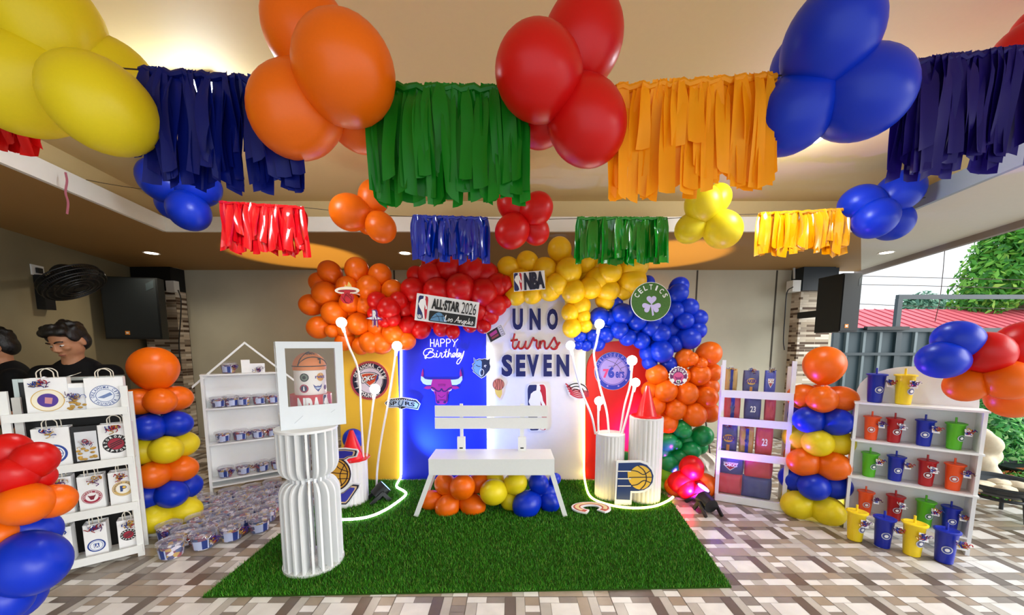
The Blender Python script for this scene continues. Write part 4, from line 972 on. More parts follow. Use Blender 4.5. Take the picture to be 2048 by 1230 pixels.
for st in ([(1259, 940), (1275, 943), (1287, 949), (1300, 942)], [(1258, 955), (1285, 954.5), (1304, 954.5)], [(1262, 971), (1275, 969), (1288, 961), (1302, 966)], [(1276, 931), (1288, 941), (1293, 955), (1290, 969), (1281, 979)]): a.line(st, 1.7, c_('101a38'))
a.build('printed_face', t)
# navy and gold letter sign at left, mostly behind the hourglass stand
DNs = pL.y - rL - .016; gy = PX((P(690, 1000, DNs).x, DNs, ZTURF + .002))[1]
outl = [(640, 899), (690, 896), (714, 899), (717, 903), (713, 914), (698, 917), (692, 921), (700, 932), (703, 948), (700, 966), (708, 966), (720, 968), (720, 974), (700, 1005), (693, gy), (640, gy), (628, 985), (634, 940), (636, 910)]
t, a = sign('letter_sign', 'navy and gold letter sign with basketball leaning at the left plinth', 'sign', DNs, outl, EDGE, .012)
def shrink(pts, k): c = (sum(p[0] for p in pts)/len(pts), sum(p[1] for p in pts)/len(pts)); return [(c[0] + (x - c[0])*k, c[1] + (y - c[1])*k) for x, y in pts]
top = [(640, 901), (690, 898.5), (713, 901), (714, 904), (711, 912), (697, 914.5), (688, 920), (640, 920)]
bot = [(640, 1000), (687, 985), (706, 969), (718, 970), (717, 975), (698, 1003), (692, 1009), (640, 1009)]
a.disc(668, 948, 34, c_('2a0f28')); a.up(); a.disc(668, 948, 31, c_('dba032')); a.up(); a.ring(668, 948, 26, 28, c_('2a0f28'))
for st in ([(640, 940), (670, 946), (696, 948)], [(645, 960), (672, 958), (697, 957)], [(668, 918), (676, 935), (697, 944)], [(690, 927), (680, 950), (684, 972)]): a.line(st, 1.6, c_('2a0f28'))
a.up()
for pl in (top, bot): a.poly(pl, c_('180a2c')); a.up(); a.poly(shrink(pl, .86), c_('d8b48c')); a.up(); a.poly(shrink(pl, .72), c_('2a2a9c')); a.up()
a.build('printed_face', t)
# open C shaped sign lying on the turf
c0 = PZ(1182, 1023, 0); s = c0.y/F; sy = (PZ(1182, 1011, 0).y - PZ(1182, 1034, 0).y)/2
t = thing('letter_sign', 'white and red open ring sign lying flat on the turf', 'sign', (c0.x, c0.y, ZTURF))
b = M(); rx = 41*s
def arcp(r0, r1, a0, a1, n=30): return [(c0.x + rx*r1*cos(radians(a0 + (a1-a0)*i/n)), c0.y + sy*r1*sin(radians(a0 + (a1-a0)*i/n))) for i in range(n+1)] + [(c0.x + rx*r0*cos(radians(a1 + (a0-a1)*i/n)), c0.y + sy*r0*sin(radians(a1 + (a0-a1)*i/n))) for i in range(n+1)]
b.slab([(x, y, ZTURF + .028) for x, y in arcp(.42, 1, -55, 250)], (0, 0, -1), .012); b.build('board', EDGE, t, smooth=False)
b = M(); b.slab([(x, y, ZTURF + .0295) for x, y in arcp(.55, .9, -48, 243)], (0, 0, -1), .001); b.build('red_print', c_('b8453c'), t, smooth=False)
b = M(); b.slab([(x, y, ZTURF + .031) for x, y in arcp(.62, .82, -30, 225)], (0, 0, -1), .001); b.build('gold_print', c_('e8d2a0'), t, smooth=False)

# ---- par lights
def par(lab, x, y, aim, z0, col, e, size=radians(38)):
    p = PZ(x, y, z0); t = thing('par_light', lab, 'spotlight', p, 0, 'floor par spotlights')
    c = p + Vector((0, 0, .085)); d = (Vector(aim) - c).normalized()
    a_, b_, d_ = frame_of(d)
    b = M(); b.cyl(c - d*.06, c + d*.055, .056, .064, 24); b.lathe([(.0005, 0)], 3); b.v = b.v[:-3]; b.build('lamp_can', BLACK, t)
    b = M(); b.cyl(c + d*.0555, c + d*.058, .052, n=24); b.build('lens', mat('lens_' + lab[:6], 'ffffff', .2, emit=col, estr=3), t)
    for s in (-1, 1):
        b = M(); b.bar(c + a_*.068*s, Vector((c.x, c.y, z0 + .006)) + a_*.068*s - Vector((d.x, d.y, 0)).normalized()*.10, .012, .03, d); b.build('bracket_arm', BLACK, t, smooth=False)
        b = M(); b.bar(c + a_*.068*s, Vector((c.x, c.y, z0 + .006)) + a_*.068*s + Vector((d.x, d.y, 0)).normalized()*.06, .012, .03, d); b.build('bracket_arm', BLACK, t, smooth=False)
    b = M(); b.cyl(c - a_*.07, c + a_*.07, .012, n=10); b.build('pivot_bolt', BLACK, t)
    l = light('par_beam', 'SPOT', c + d*.07, e, s2l(col), aim, spot_size=size, spot_blend=.6, shadow_soft_size=.04); l.parent = t; l.location = c + d*.07 - t.location
    return t
par('black par spotlight glowing magenta on the tiles beside the red balloons', 1412, 1024, P(1376, 968, DC - .1), 0, 'ff30ff', 90, radians(85))
par('black par spotlight on the turf behind the left plinth', 762, 1000, P(950, 795, DP), ZTURF, '4a88ff', 85, radians(80))
par('black par spotlight just behind the magenta one, glowing violet', 1398, 1004, P(1500, 860, 2.9), 0, '8a4cff', 55, radians(85))
par('black par spotlight behind the red floor balloons, washing the plinths violet', 1368, 985, P(1235, 800, 3.5), 0, '7a3cff', 30, radians(70))  # extra hidden lamp, added for the violet wash on plinths and emblem
# warm uplights on the floor behind the arch
for lab, x, xa in (('small warm uplight on the floor behind the amber panel', 640, 600), ('small warm uplight on the floor behind the red panel', 1330, 1330)):
    p = Vector((P(x, 900, 4.15).x, 4.15, 0)); t = thing('uplight', lab, 'spotlight', p, 0, 'warm uplights behind the backdrop')
    b = M(); b.cyl(p, p + Vector((0, 0, .10)), .05, .06, 20); b.build('lamp_can', BLACK, t)
    b = M(); b.cyl(p + Vector((0, 0, .1005)), p + Vector((0, 0, .103)), .05, n=20); b.build('lens', mat('warm_lens', 'ffffff', .3, emit='ffb030', estr=3), t)
    tg = P(xa, 520, 4.5)
    l = light('uplight_beam', 'SPOT', p + Vector((0, 0, .12)), 260, (1, .66, .16), (tg.x, tg.y, ZS), spot_size=radians(36), spot_blend=.35, shadow_soft_size=.04); l.parent = t; l.location = (0, 0, .12)
# ================================================================ frames for angled furniture
ORD = ['first', 'second', 'third', 'fourth', 'fifth', 'sixth', 'seventh', 'eighth', 'ninth']
class Fr:
    """vertical front plane through two floor points (left, right seen from the camera)"""
    def __init__(s, a, b):
        s.a = Vector((a.x, a.y, 0)); d = Vector((b.x - a.x, b.y - a.y, 0)); s.W = d.length; s.u = d.normalized()
        s.n = Vector((-s.u.y, s.u.x, 0)); s.n = s.n if s.n.y > 0 else -s.n       # away from the camera
        s.rz = atan2(s.u.y, s.u.x)
    def loc(s, x, y, off=0):
        p = PP(x, y, s.a + s.n*off, s.n) - s.a; return p.dot(s.u), p.z
    def w(s, u, off, z): q = s.a + s.u*u + s.n*off; return Vector((q.x, q.y, z))
    def pxs(s, u, off, z): return PX(s.w(u, off, z))
RIBC = [mat('curling_ribbon_' + h, h, .2, metal=.3) for h in ('5a2a6e', 'c8a040', 'b02a30', '26429c', 'e8e4ea')]
def ribbon_bm(c, r, sc=.03, n=4, seed=0):
    rr = random.Random(seed); b = M()
    for i in range(n):
        b.use(RIBC[rr.randrange(5)]); a0 = rr.uniform(0, 6); L = rr.uniform(.5, 1.1)*sc; d = Vector((rr.uniform(-1, 1), -.3, rr.uniform(-1, .35))).normalized()
        a, e, _ = frame_of(d); pts = [Vector(c) + d*L*k/12 + (a*cos(a0 + k*.9) + e*sin(a0 + k*.9))*sc*.24*(1 - .2*k/12) for k in range(13)]
        b.tube(pts, r, 5)
    return b
CARD = mat('white_card', 'f0f0f2', .5); CARDP = mat('printed_card', 'd23a50', .5)
# ---------------------------------------------------------------- bag rack at the left
RK = Fr(PZ(60, 1166, 0), PZ(284, 1110, 0))
def zpx(fr, x, y, off=0): return fr.loc(x, y, off)[1]
RW = RK.W; RD = .17
tiersR = [(812, 826), (912, 926), (1003, 1018), (1092, 1106)]           # lip top / bottom at right end (x=265)
rack = thing('bag_rack', 'white four tier ladder rack holding paper gift bags at left', 'shelf rack', RK.a, RK.rz)
zr = [(zpx(RK, 265, a), zpx(RK, 265, b_)) for a, b_ in tiersR]; ztop = zpx(RK, 263, 771)
def ladder_rack(root, Wd, Dp, zs, zt, hw=.016, m=WHITE):
    for x in (0, Wd):
        for y in (0, Dp):
            b = M(); b.box((x - hw, y - .011 if y == 0 else y - .022, 0), (x + hw, y + .011 if y == 0 else y, zt if y == 0 else zt - .05)); b.build('upright', m, root, smooth=False, world=False)
    for z1, z0 in zs:
        b = M(); b.box((hw - .001, .012, z1 - .010), (Wd - hw + .001, Dp - .023, z1 - .0)); b.box((-hw*.6, -.022, z0), (Wd + hw*.6, -.0115, z1 + .022)); b.build('shelf_board', m, root, smooth=False, world=False)
zs_r = [(a - .02, b_) for a, b_ in zr]
ladder_rack(rack, RW, RD, zs_r, ztop)
KRAFT = mat('white_paper', 'f3f4f4', .6, bump=.04, nscale=40); ROPE = mat('paper_rope', 'eae3d2', .7); DKIN = mat('bag_inside', 'b9b6ae', .8)
def emblem(a, kind, cx, cy, r):
    C = c_
    if kind == 'gold_purple':
        a.disc(cx, cy, r, C('d8b25a')); a.up(); a.disc(cx, cy, r*.94, C('f2ead2')); a.up(); a.disc(cx, cy, r*.62, C('4a2a90')); a.up(); a.poly([(cx - r*.15, cy - r*.3), (cx + r*.3, cy - r*.2), (cx + r*.2, cy + r*.35), (cx - r*.2, cy + r*.25)], C('c88a90'))
    elif kind == 'navy_white':
        a.disc(cx, cy, r, C('3a5a9c')); a.up(); a.disc(cx, cy, r*.95, C('e6ecf6')); a.up(); a.arc('OKLAHOMA CITY', cx, cy, r*.80, r*.24, -95, 95, C('2a4a90'), .02, w=r*.16); a.arc('THUNDER', cx, cy, r*.8, r*.24, 235, 125, C('2a4a90'), .02, w=r*.16, inside=True); a.ring(cx, cy, r*.58, r*.62, C('3a5a9c')); a.poly([(cx - r*.5, cy + r*.15), (cx + r*.35, cy - r*.3), (cx + r*.5, cy - r*.05), (cx - r*.1, cy + r*.25)], C('6a82b4'))
    elif kind == 'blue_ball':
        a.disc(cx, cy, r, C('1d3f94')); a.up(); a.disc(cx, cy, r*.82, C('eef2f8')); a.up(); a.ring(cx, cy, r*.66, r*.71, C('1d3f94'))
        for st in ([(cx - r*.75, cy), (cx - r*.3, cy)], [(cx + r*.3, cy), (cx + r*.75, cy)], [(cx, cy - r*.75), (cx, cy - r*.3)], [(cx - r*.5, cy - r*.5), (cx - r*.36, cy), (cx - r*.5, cy + r*.5)], [(cx + r*.5, cy - r*.5), (cx + r*.36, cy), (cx + r*.5, cy + r*.5)]): a.line(st, r*.06, C('1d3f94'))
        a.up(); a.poly([(cx - r*.28, cy - r*.36), (cx + r*.28, cy - r*.36), (cx + r*.28, cy - r*.16), (cx - r*.06, cy - r*.16), (cx - r*.06, cy + r*.14), (cx + r*.28, cy + r*.14), (cx + r*.28, cy + r*.36), (cx - r*.28, cy + r*.36)], C('c8386c'))
    elif kind == 'navy_ball':
        a.disc(cx, cy, r, C('1d3f94')); a.up(); a.disc(cx, cy, r*.82, C('eef2f8')); a.up(); a.ring(cx, cy, r*.66, r*.71, C('1d3f94')); a.poly([(cx - r*.3, cy - r*.36), (cx + r*.3, cy - r*.36), (cx + r*.3, cy + r*.36), (cx - r*.3, cy + r*.36)], C('2c4c9c')); a.up(); a.text('LA', cx - r*.24, cy - r*.3, cx + r*.24, cy + r*.3, WHT, .04)
    elif kind == 'dark_claw':
        a.disc(cx, cy, r, C('16181c')); a.up(); a.disc(cx, cy, r*.62, C('9c1a34')); a.arc('TORONTO', cx, cy, r*.8, r*.26, -75, 75, WHT, .04, w=r*.2); a.arc('RAPTORS', cx, cy, r*.8, r*.26, 255, 105, WHT, .04, w=r*.2, inside=True); a.up()
        for i in (-1, 0, 1): a.line([(cx - r*.45, cy + r*(.25 + .22*i)), (cx, cy + r*.2*i), (cx + r*.45, cy - r*(.22 - .2*i))], r*.09, C('16181c'))
    elif kind == 'maroon_bull':
        a.disc(cx, cy, r, C('a01c3c')); a.up(); a.disc(cx, cy, r*.93, C('f2eef0')); a.up(); a.ring(cx, cy, r*.62, r*.88, C('a01c3c')); a.up(); a.arc('CHICAGO BULLS', cx, cy, r*.75, r*.2, -100, 100, WHT, .02, w=r*.15)
        a.poly([(cx - r*.42, cy - r*.3), (cx - r*.2, cy - r*.18), (cx + r*.2, cy - r*.18), (cx + r*.42, cy - r*.3), (cx + r*.3, cy - r*.02), (cx + r*.14, cy + r*.4), (cx - r*.14, cy + r*.4), (cx - r*.3, cy - r*.02)], C('7c142c'))
    elif kind == 'gold_p':
        a.disc(cx, cy, r, C('c09a4a')); a.up(); a.disc(cx, cy, r*.93, C('f4f0e4')); a.up(); a.ring(cx, cy, r*.66, r*.9, C('d0b068')); a.up(); a.arc('INDIANA PACERS', cx, cy, r*.78, r*.18, -105, 105, C('2a3a6c'), .02, w=r*.13); a.text('P', cx - r*.28, cy - r*.38, cx + r*.32, cy + r*.38, C('26407c'), .06); a.up(); a.disc(cx + r*.1, cy - r*.15, r*.16, C('e8b93c'))
    elif kind == 'dark_ball':
        a.disc(cx, cy, r, C('1a2c5c')); a.up(); a.ring(cx, cy, r*.7, r*.78, WHT); a.ring(cx, cy, r*.35, r*.4, WHT); a.disc(cx, cy, r*.28, C('c8386c'))
    elif kind == 'bronze_ring':
        a.disc(cx, cy, r, C('5a4a44')); a.up(); a.disc(cx, cy, r*.72, C('b06a5a')); a.up(); a.disc(cx, cy, r*.4, C('e0d6cc'))
def make_bag(lab, fr, u, off, z, w, h, d, kind, er=.035, ez=.42, rib=1, hand=True, seed=0, group='paper gift bags on the rack'):
    p = fr.w(u, off, z); t = thing('gift_bag', lab, 'gift bag', p, fr.rz, group)
    b = M(); o_ = .0012
    b.slab([(-w/2, 0, 0), (w/2, 0, 0), (w/2, 0, h), (-w/2, 0, h)], (0, 1, 0), o_); b.slab([(-w/2, d, 0), (w/2, d, 0), (w/2, d, h), (-w/2, d, h)], (0, 1, 0), o_)
    for s in (-1, 1): b.slab([(s*w/2, 0, 0), (s*w/2, d/2 , 0), (s*w/2, d, 0), (s*w/2, d, h), (s*(w/2 - .012), d/2, h), (s*w/2, 0, h)], (-s, 0, 0), o_)
    b.slab([(-w/2, 0, 0), (w/2, 0, 0), (w/2, d, 0), (-w/2, d, 0)], (0, 0, 1), .003); b.build('bag_body', KRAFT, t, smooth=False, world=False)
    if hand:
        for y in (.004, d - .003):
            b = M(); b.tube(smooth_pts([(-w*.2, y, h - .022), (-w*.2, y, h + .012), (-w*.19, y - .002, h + .034), (-w*.1, y - .004, h + .050), (0, y - .004, h + .054), (w*.1, y - .004, h + .050), (w*.19, y - .002, h + .034), (w*.2, y, h + .012), (w*.2, y, h - .022)], 4), .0026, 6); b.build('handle', ROPE, t, world=False)
    if kind:
        a = Art(lambda x, y, k: Vector((x, -.0006 - .0006*k, y)));
        class Fl(Art): pass
        a.mp = lambda x, y, k: Vector((x, -.0006 - .0005*k, 2*h*ez - y)); emblem(a, kind, 0, h*ez, min(er*1.6, w*.40)); a.build('printed_emblem', t, world=False)
    if rib:
        rr = random.Random(seed); c = (rr.uniform(-.2, .35)*w, -.008, h*.92); o = ribbon_bm(c, .0024, .045, 11, seed).build('curling_ribbon', None, t, world=False)
        b = M(); b.slab([(c[0] + .002, -.006, c[2] - .035), (c[0] + .030, -.008, c[2] - .03), (c[0] + .028, -.008, c[2] - .004), (c[0] + .001, -.006, c[2] - .01)], (0, -1, 0), .0008); b.use(CARD)
        g = b.build('gift_tag', CARD, t, smooth=False, world=False)
    return t
def bag_at(lab, x0, x1, ytop, tier, kind, **kw):
    off = .025
    z = zs_r[tier][0]; u0, _ = RK.loc(x0, 900, off); u1, zt = RK.loc(x1, ytop, off)
    return make_bag(lab, RK, (u0 + u1)/2, off, z, abs(u1 - u0)*.97, zt - z, .075, kind, **kw)
bag_at('white paper bag with gold and purple emblem at left of the top rack tier', 64, 134, 755, 0, 'gold_purple', er=.046, ez=.40, seed=1)
bag_at('white paper bag with blue and white round emblem at right of the top rack tier', 182, 246, 754, 0, 'navy_white', er=.040, ez=.46, rib=0, seed=2)
bag_at('white paper bag with blue basketball emblem at left of the second rack tier', 64, 138, 853, 1, 'blue_ball', er=.046, ez=.36, seed=3)
bag_at('white paper bag with dark clawed emblem at right of the second rack tier', 198, 262, 845, 1, 'dark_claw', er=.038, ez=.46, seed=4)
bag_at('white paper bag behind red balloons at left of the third rack tier', 72, 142, 952, 2, 'bronze_ring', er=.036, ez=.6, seed=5)
bag_at('white paper bag with maroon bull emblem in the middle of the third rack tier', 144, 206, 948, 2, 'maroon_bull', er=.042, ez=.40, seed=6)
bag_at('white paper bag with gold letter emblem at right of the third rack tier', 208, 271, 939, 2, 'gold_p', er=.038, ez=.50, seed=7)
bag_at('white paper bag with dark blue emblem at left of the bottom rack tier', 76, 142, 1052, 3, 'dark_ball', er=.036, ez=.4, seed=8)
bag_at('white paper bag with navy basketball emblem in the middle of the bottom rack tier', 144, 212, 1043, 3, 'navy_ball', er=.044, ez=.33, seed=9)
bag_at('white paper bag with dark clawed emblem at right of the bottom rack tier', 215, 275, 1035, 3, 'dark_claw', er=.037, ez=.48, seed=10)
# boxes between the bags
CANDY = mat('candy_mix', 'b8903c', .4, noise=.9, nscale=60)
def favour_box(lab, x0, x1, ytop, tier, dark, seed):
    off = .03; z = zs_r[tier][0]; u0, _ = RK.loc(x0, 900, off); u1, zt = RK.loc(x1, ytop, off); w = abs(u1 - u0); h = zt - z; p = RK.w((u0 + u1)/2, off, z)
    t = thing('favour_box', lab, 'favour box', p, RK.rz, 'favour boxes on the rack'); fm = BLACK if dark else KRAFT
    b = M(); b.box((-w/2, .004, 0), (w/2, .05, h)); b.build('box', fm, t, smooth=False, world=False)
    b = M(); b.box((-w*.36, .002, h*.10), (w*.40, .0039, h*.86)); b.build('window_sheet', mat('box_window_%d' % seed, 'dfe3e8', .25), t, smooth=False, world=False)
    b = M(); rr = random.Random(seed)
    for i in range(14): b.ball((rr.uniform(-w*.28, w*.3), -.004, h*rr.uniform(.14, .45)), (.010, .006, .007), 8, 6)
    b.build('sweets', CANDY, t, world=False); ribbon_bm((0, -.010, h*.6), .0014, .05, 9, seed).build('curling_ribbon', None, t, world=False)
favour_box('white favour box with curled ribbons between the top tier bags', 136, 178, 766, 0, False, 31)
favour_box('black framed favour box between the second tier bags', 143, 196, 850, 1, True, 32)
# metal case standing behind the rack
cs = RK.w(.02, RD + .05, 0)
t = thing('equipment_case', 'dark case with metal edges standing behind the white rack', 'case', cs, RK.rz)
zc = zpx(RK, 40, 758, RD + .05)
b = M(); b.box((-.03, 0, .02), (RW*.86, .34, zc - .012)); b.build('case_body', BLACK, t, smooth=False, world=False)
ALU = mat('brushed_aluminium', 'b9c2bd', .35, metal=.6)
for lo, hi in (((-.04, -.008, 0), (-.02, .02, zc)), ((RW*.86, -.008, 0), (RW*.86 + .02, .02, zc)), ((-.0195, -.008, zc - .02), (RW*.86 - .0005, .02, zc))):
    b = M(); b.box(lo, hi); b.build('edge_rail', ALU, t, smooth=False, world=False)

# ---------------------------------------------------------------- house shelf with clear buckets
b0 = PZ(424, 996, 0); hd = Vector((1.39, 1, 0)).normalized()
HS = Fr(b0, b0 + hd*.60)
uR = HS.loc(571, 800, 0)[0]; HS.W = uR; HSD = .14
hs = thing('house_shelf', 'white house shaped shelf with gable top holding clear favour buckets', 'shelf', HS.a, HS.rz)
zsh = [HS.loc(418, y, 0)[1] for y in (752, 818, 890, 963)]
zsh.append(.10)
for x in (0, HS.W):
    b = M(); b.box((x - .010, 0, 0), (x + .010, HSD, zsh[0])); b.build('side_board', PLY, hs, smooth=False, world=False)
for i, z in enumerate(zsh):
    b = M(); b.box((.0105 if i else -.012, -.004, z - .012 if i else z + .0005), (HS.W - .0105 if i else HS.W + .012, HSD - .006, z if i else z + .013)); b.build('shelf_board', PLY, hs, smooth=False, world=False)
b = M(); b.box((.0105, HSD - .0055, .09), (HS.W - .0105, HSD, zsh[0])); b.build('back_panel', PLY, hs, smooth=False, world=False)
ur, zr_ = HS.loc(489, 683, .03); ul, zl = HS.loc(384, 772, .03)
for s in (-1, 1):
    b = M(); ue = ur + s*(ur - ul); b.slab([(ur, .01, zr_), (ue, .01, zl), (ue, .01, zl - .022), (ur, .01, zr_ - .022)], (0, 1, 0), .035); b.build('roof_rail', WHITE, hs, smooth=False, world=False)
zs0 = zsh[0] + .0135
# right hand upright joining shelf to roof rail
b = M(); ux = HS.W - .03; zz = zr_ - (ux - ur)/(ur - ul)*(zr_ - zl); b.box((ux - .006, .012, zs0 + .0), (ux + .006, .04, zz - .022)); b.build('roof_post', WHITE, hs, smooth=False, world=False)
CLEAR = clear_mat('clear_plastic', 'e4e4ee', .87, .12); CLEARL = clear_mat('clear_lid', 'd8d4e0', .74, .12)
def sweets_mat():
    m = bpy.data.materials.new('wrapped_sweets'); m.use_nodes = True; nt = m.node_tree; b = nt.nodes['Principled BSDF']; b.inputs['Roughness'].default_value = .35
    tc = nt.nodes.new('ShaderNodeTexCoord'); oi = nt.nodes.new('ShaderNodeObjectInfo'); ad = nt.nodes.new('ShaderNodeVectorMath'); ad.operation = 'ADD'; mu = nt.nodes.new('ShaderNodeVectorMath'); mu.operation = 'MULTIPLY'; mu.inputs[1].default_value = (3, 7, 5)
    cv = nt.nodes.new('ShaderNodeCombineXYZ'); [nt.links.new(oi.outputs['Random'], cv.inputs[i]) for i in range(3)]
    nt.links.new(cv.outputs[0], mu.inputs[0]); nt.links.new(tc.outputs['Object'], ad.inputs[0]); nt.links.new(mu.outputs[0], ad.inputs[1])
    vo = nt.nodes.new('ShaderNodeTexVoronoi'); vo.inputs['Scale'].default_value = 42; nt.links.new(ad.outputs[0], vo.inputs['Vector'])
    sp = nt.nodes.new('ShaderNodeSeparateColor'); nt.links.new(vo.outputs['Color'], sp.inputs[0])
    rp = nt.nodes.new('ShaderNodeValToRGB'); r = rp.color_ramp; r.interpolation = 'CONSTANT'; cols = ['2a2a6c', 'a02840', 'd8d2e4', '4a3a80', 'c8a040', '7a2a5c', 'e6e2ec', '30508c']
    r.elements[0].color = (*s2l(cols[0]), 1); r.elements[1].position = .125; r.elements[1].color = (*s2l(cols[1]), 1)
    for i, c in enumerate(cols[2:]): e = r.elements.new(.25 + .125*i); e.color = (*s2l(c), 1)
    nt.links.new(sp.outputs[0], rp.inputs[0]); nt.links.new(rp.outputs[0], b.inputs['Base Color']); return m
SWEET = sweets_mat()
STK = c_('b9c4e6'); STN = c_('223a86')
def make_bucket(kind):
    t = thing('favour_bucket', 'x', 'favour bucket'); R, h = .066, .088
    b = M(); b.lathe([(.0005, .0015), (R*.80, .0015), (R*.84, .004), (R, h), (R*1.04, h + .002), (R*1.04, h + .010)], 28); b.build('tub', CLEAR, t, world=False)
    b = M(); b.lathe([(R*1.07, h + .003), (R*1.07, h + .014), (R*.95, h + .017), (R*.9, h + .012), (.0005, h + .013)], 28); b.build('lid', CLEARL, t, world=False)
    rr = random.Random(kind); b = M()
    prof = [(.0005, .006)] + [(R*(.76 + .16*f), .006 + f*(h - .014)) for f in (0, .3, .6, .9, 1)]; b.lathe(prof, 20)
    for i in range(16): a = rr.uniform(0, 6.28); q = R*.6*sqrt(rr.random()); b.ball((q*cos(a), q*sin(a), h - .012), (.016, .012, .009), 7, 5, Matrix.Rotation(rr.uniform(0, 3), 3, 'Z'))
    b.build('sweets', SWEET, t, world=False)
    b = M(); n = 12; hs_ = []
    for z in (h*.16, h*.78):
        rr_ = R*(.84 + .16*(z/h)) + .0012; hs_.append([b.V((rr_*sin(a), -rr_*cos(a), z)) for a in [radians(-38 + 76*i/n) for i in range(n + 1)]])
    b.use(STK)
    for i in range(n): b.use(STN if 7 <= i <= 10 else STK); b.Fc((hs_[0][i], hs_[0][i+1], hs_[1][i+1], hs_[1][i]))
    b.build('sticker', None, t, world=False)
    b = M(); b.tube(smooth_pts([(R*1.08, 0, h*.95), (R*1.1, -R*.7, h*.72), (0, -R*1.18, h*.98), (-R*1.1, -R*.7, h*.72), (-R*1.08, 0, h*.95)] if kind % 2 else [(R*1.08, 0, h*.95), (R*.9, R*.5, h*1.22), (0, R*.7, h*1.3), (-R*.9, R*.5, h*1.22), (-R*1.08, 0, h*.95)], 5), .0019, 6); b.build('carry_handle', CLEARL, t, world=False)
    if kind != 2: ribbon_bm((R*.85, -R*.6, h*.8), .0024, .05, 9, kind + 50).build('curling_ribbon', None, t, world=False)
    return t
BK = [make_bucket(k) for k in range(3)]; bk_used = [0, 0, 0]
def bucket(p, rz, lab, group, sc, k=None):
    k = rnd.randrange(3) if k is None else k
    r = BK[k] if not bk_used[k] else copy_tree(BK[k]); bk_used[k] = 1
    r.location = p; r.rotation_euler = (0, 0, rz); r['label'] = lab; r['group'] = group; r.scale = (sc, sc, sc)
    return r
# on the shelf boards
rowsx = [[(462, 0)], [(436, 1), (462, 0), (486, 2), (519, 1), (548, 0)], [(440, 2), (475, 0), (512, 1), (543, 2)], [(439, 0), (476, 1), (515, 2), (546, 0)]]
tn = ['top', 'second', 'third', 'fourth']
for i, row in enumerate(rowsx):
    z = zs0 if i == 0 else zsh[i] + .0005
    for j, (x, k) in enumerate(row):
        u, _ = HS.loc(x, 800, .06); y_ = .0
        lb = 'clear favour bucket alone at left on the %s board of the house shelf' % tn[i] if i == 0 else '%s clear favour bucket from the left on the %s board of the house shelf' % (ORD[j], tn[i])
        bucket(HS.w(u, .06, z), HS.rz + rnd.uniform(-.4, .4), lb, 'buckets on the house shelf', .90, k)
for j, (x0, x1, yt, lab) in enumerate(((483, 499, 720, 'small white gift box standing beside the bucket on top of the house shelf'), (500, 529, 727, 'small white gift box with purple ribbons on top of the house shelf'))):
    u0, _ = HS.loc(x0, 740, .05); u1, zt_ = HS.loc(x1, yt, .05); t = thing('gift_box', lab, 'gift box', HS.w((u0 + u1)/2, .05, zs0), HS.rz, 'white boxes on the house shelf')
    w, h = abs(u1 - u0), zt_ - zs0
    b = M(); b.box((-w/2, 0, 0), (w/2, .05, h)); b.build('box', KRAFT, t, smooth=False, world=False)
    b = M(); b.box((-w/2 - .001, -.001, h*.74), (w/2 + .001, .051, h + .002)); b.build('box_lid', KRAFT, t, smooth=False, world=False)
    if j: ribbon_bm((.005, -.01, h*.5), .0016, .06, 12, 77).build('curling_ribbon', None, t, world=False)
# on the floor
f0, f1 = PZ(345, 1113, 0), PZ(541, 1056, 0); fu = (f1 - f0).normalized(); fv = Vector((-fu.y, fu.x, 0)); fv = fv if fv.y > 0 else -fv
colc = Vector((PZ(340, 1052, 0).x, PZ(340, 1052, 0).y, 0)); L0 = (f1 - f0).length; nb = 6; stp = L0/(nb - 1) if L0/(nb - 1) > .153 else .155
rn = ['front', 'second', 'third', 'fourth', 'fifth', 'sixth', 'seventh', 'eighth']
for r in range(8):
    j = 0
    for c in range(-3, nb + 3):
        p = f0 + fu*(c*stp + (.5*stp if r % 2 else 0)) + fv*(r*.152) + Vector((rnd.uniform(-.006, .006), rnd.uniform(-.006, .006), 0))
        x, y = PX(p); rel = p - HS.a; back = rel.dot(HS.n)
        if (Vector((p.x, p.y, 0)) - colc).length < .25 or back > -.08 or x > 575 or (p - RK.a).dot(RK.u) < RK.W + .085: continue
        if r == 0 and c < 0: continue
        q = (PZ(405, 1196, 0), PZ(690, 962, 0)); e = (q[1] - q[0]).normalized()
        nr_ = Vector((-e.y, e.x, 0)); nr_ = nr_ if nr_.x < 0 else -nr_
        if (p - q[0]).dot(nr_) < .085: continue
        bucket(Vector((p.x, p.y, 0.0)), rnd.uniform(-.5, .9), '%s clear favour bucket from the left in the %s row on the tiles' % (ORD[j], rn[r]), 'buckets on the floor', 1.08); j += 1

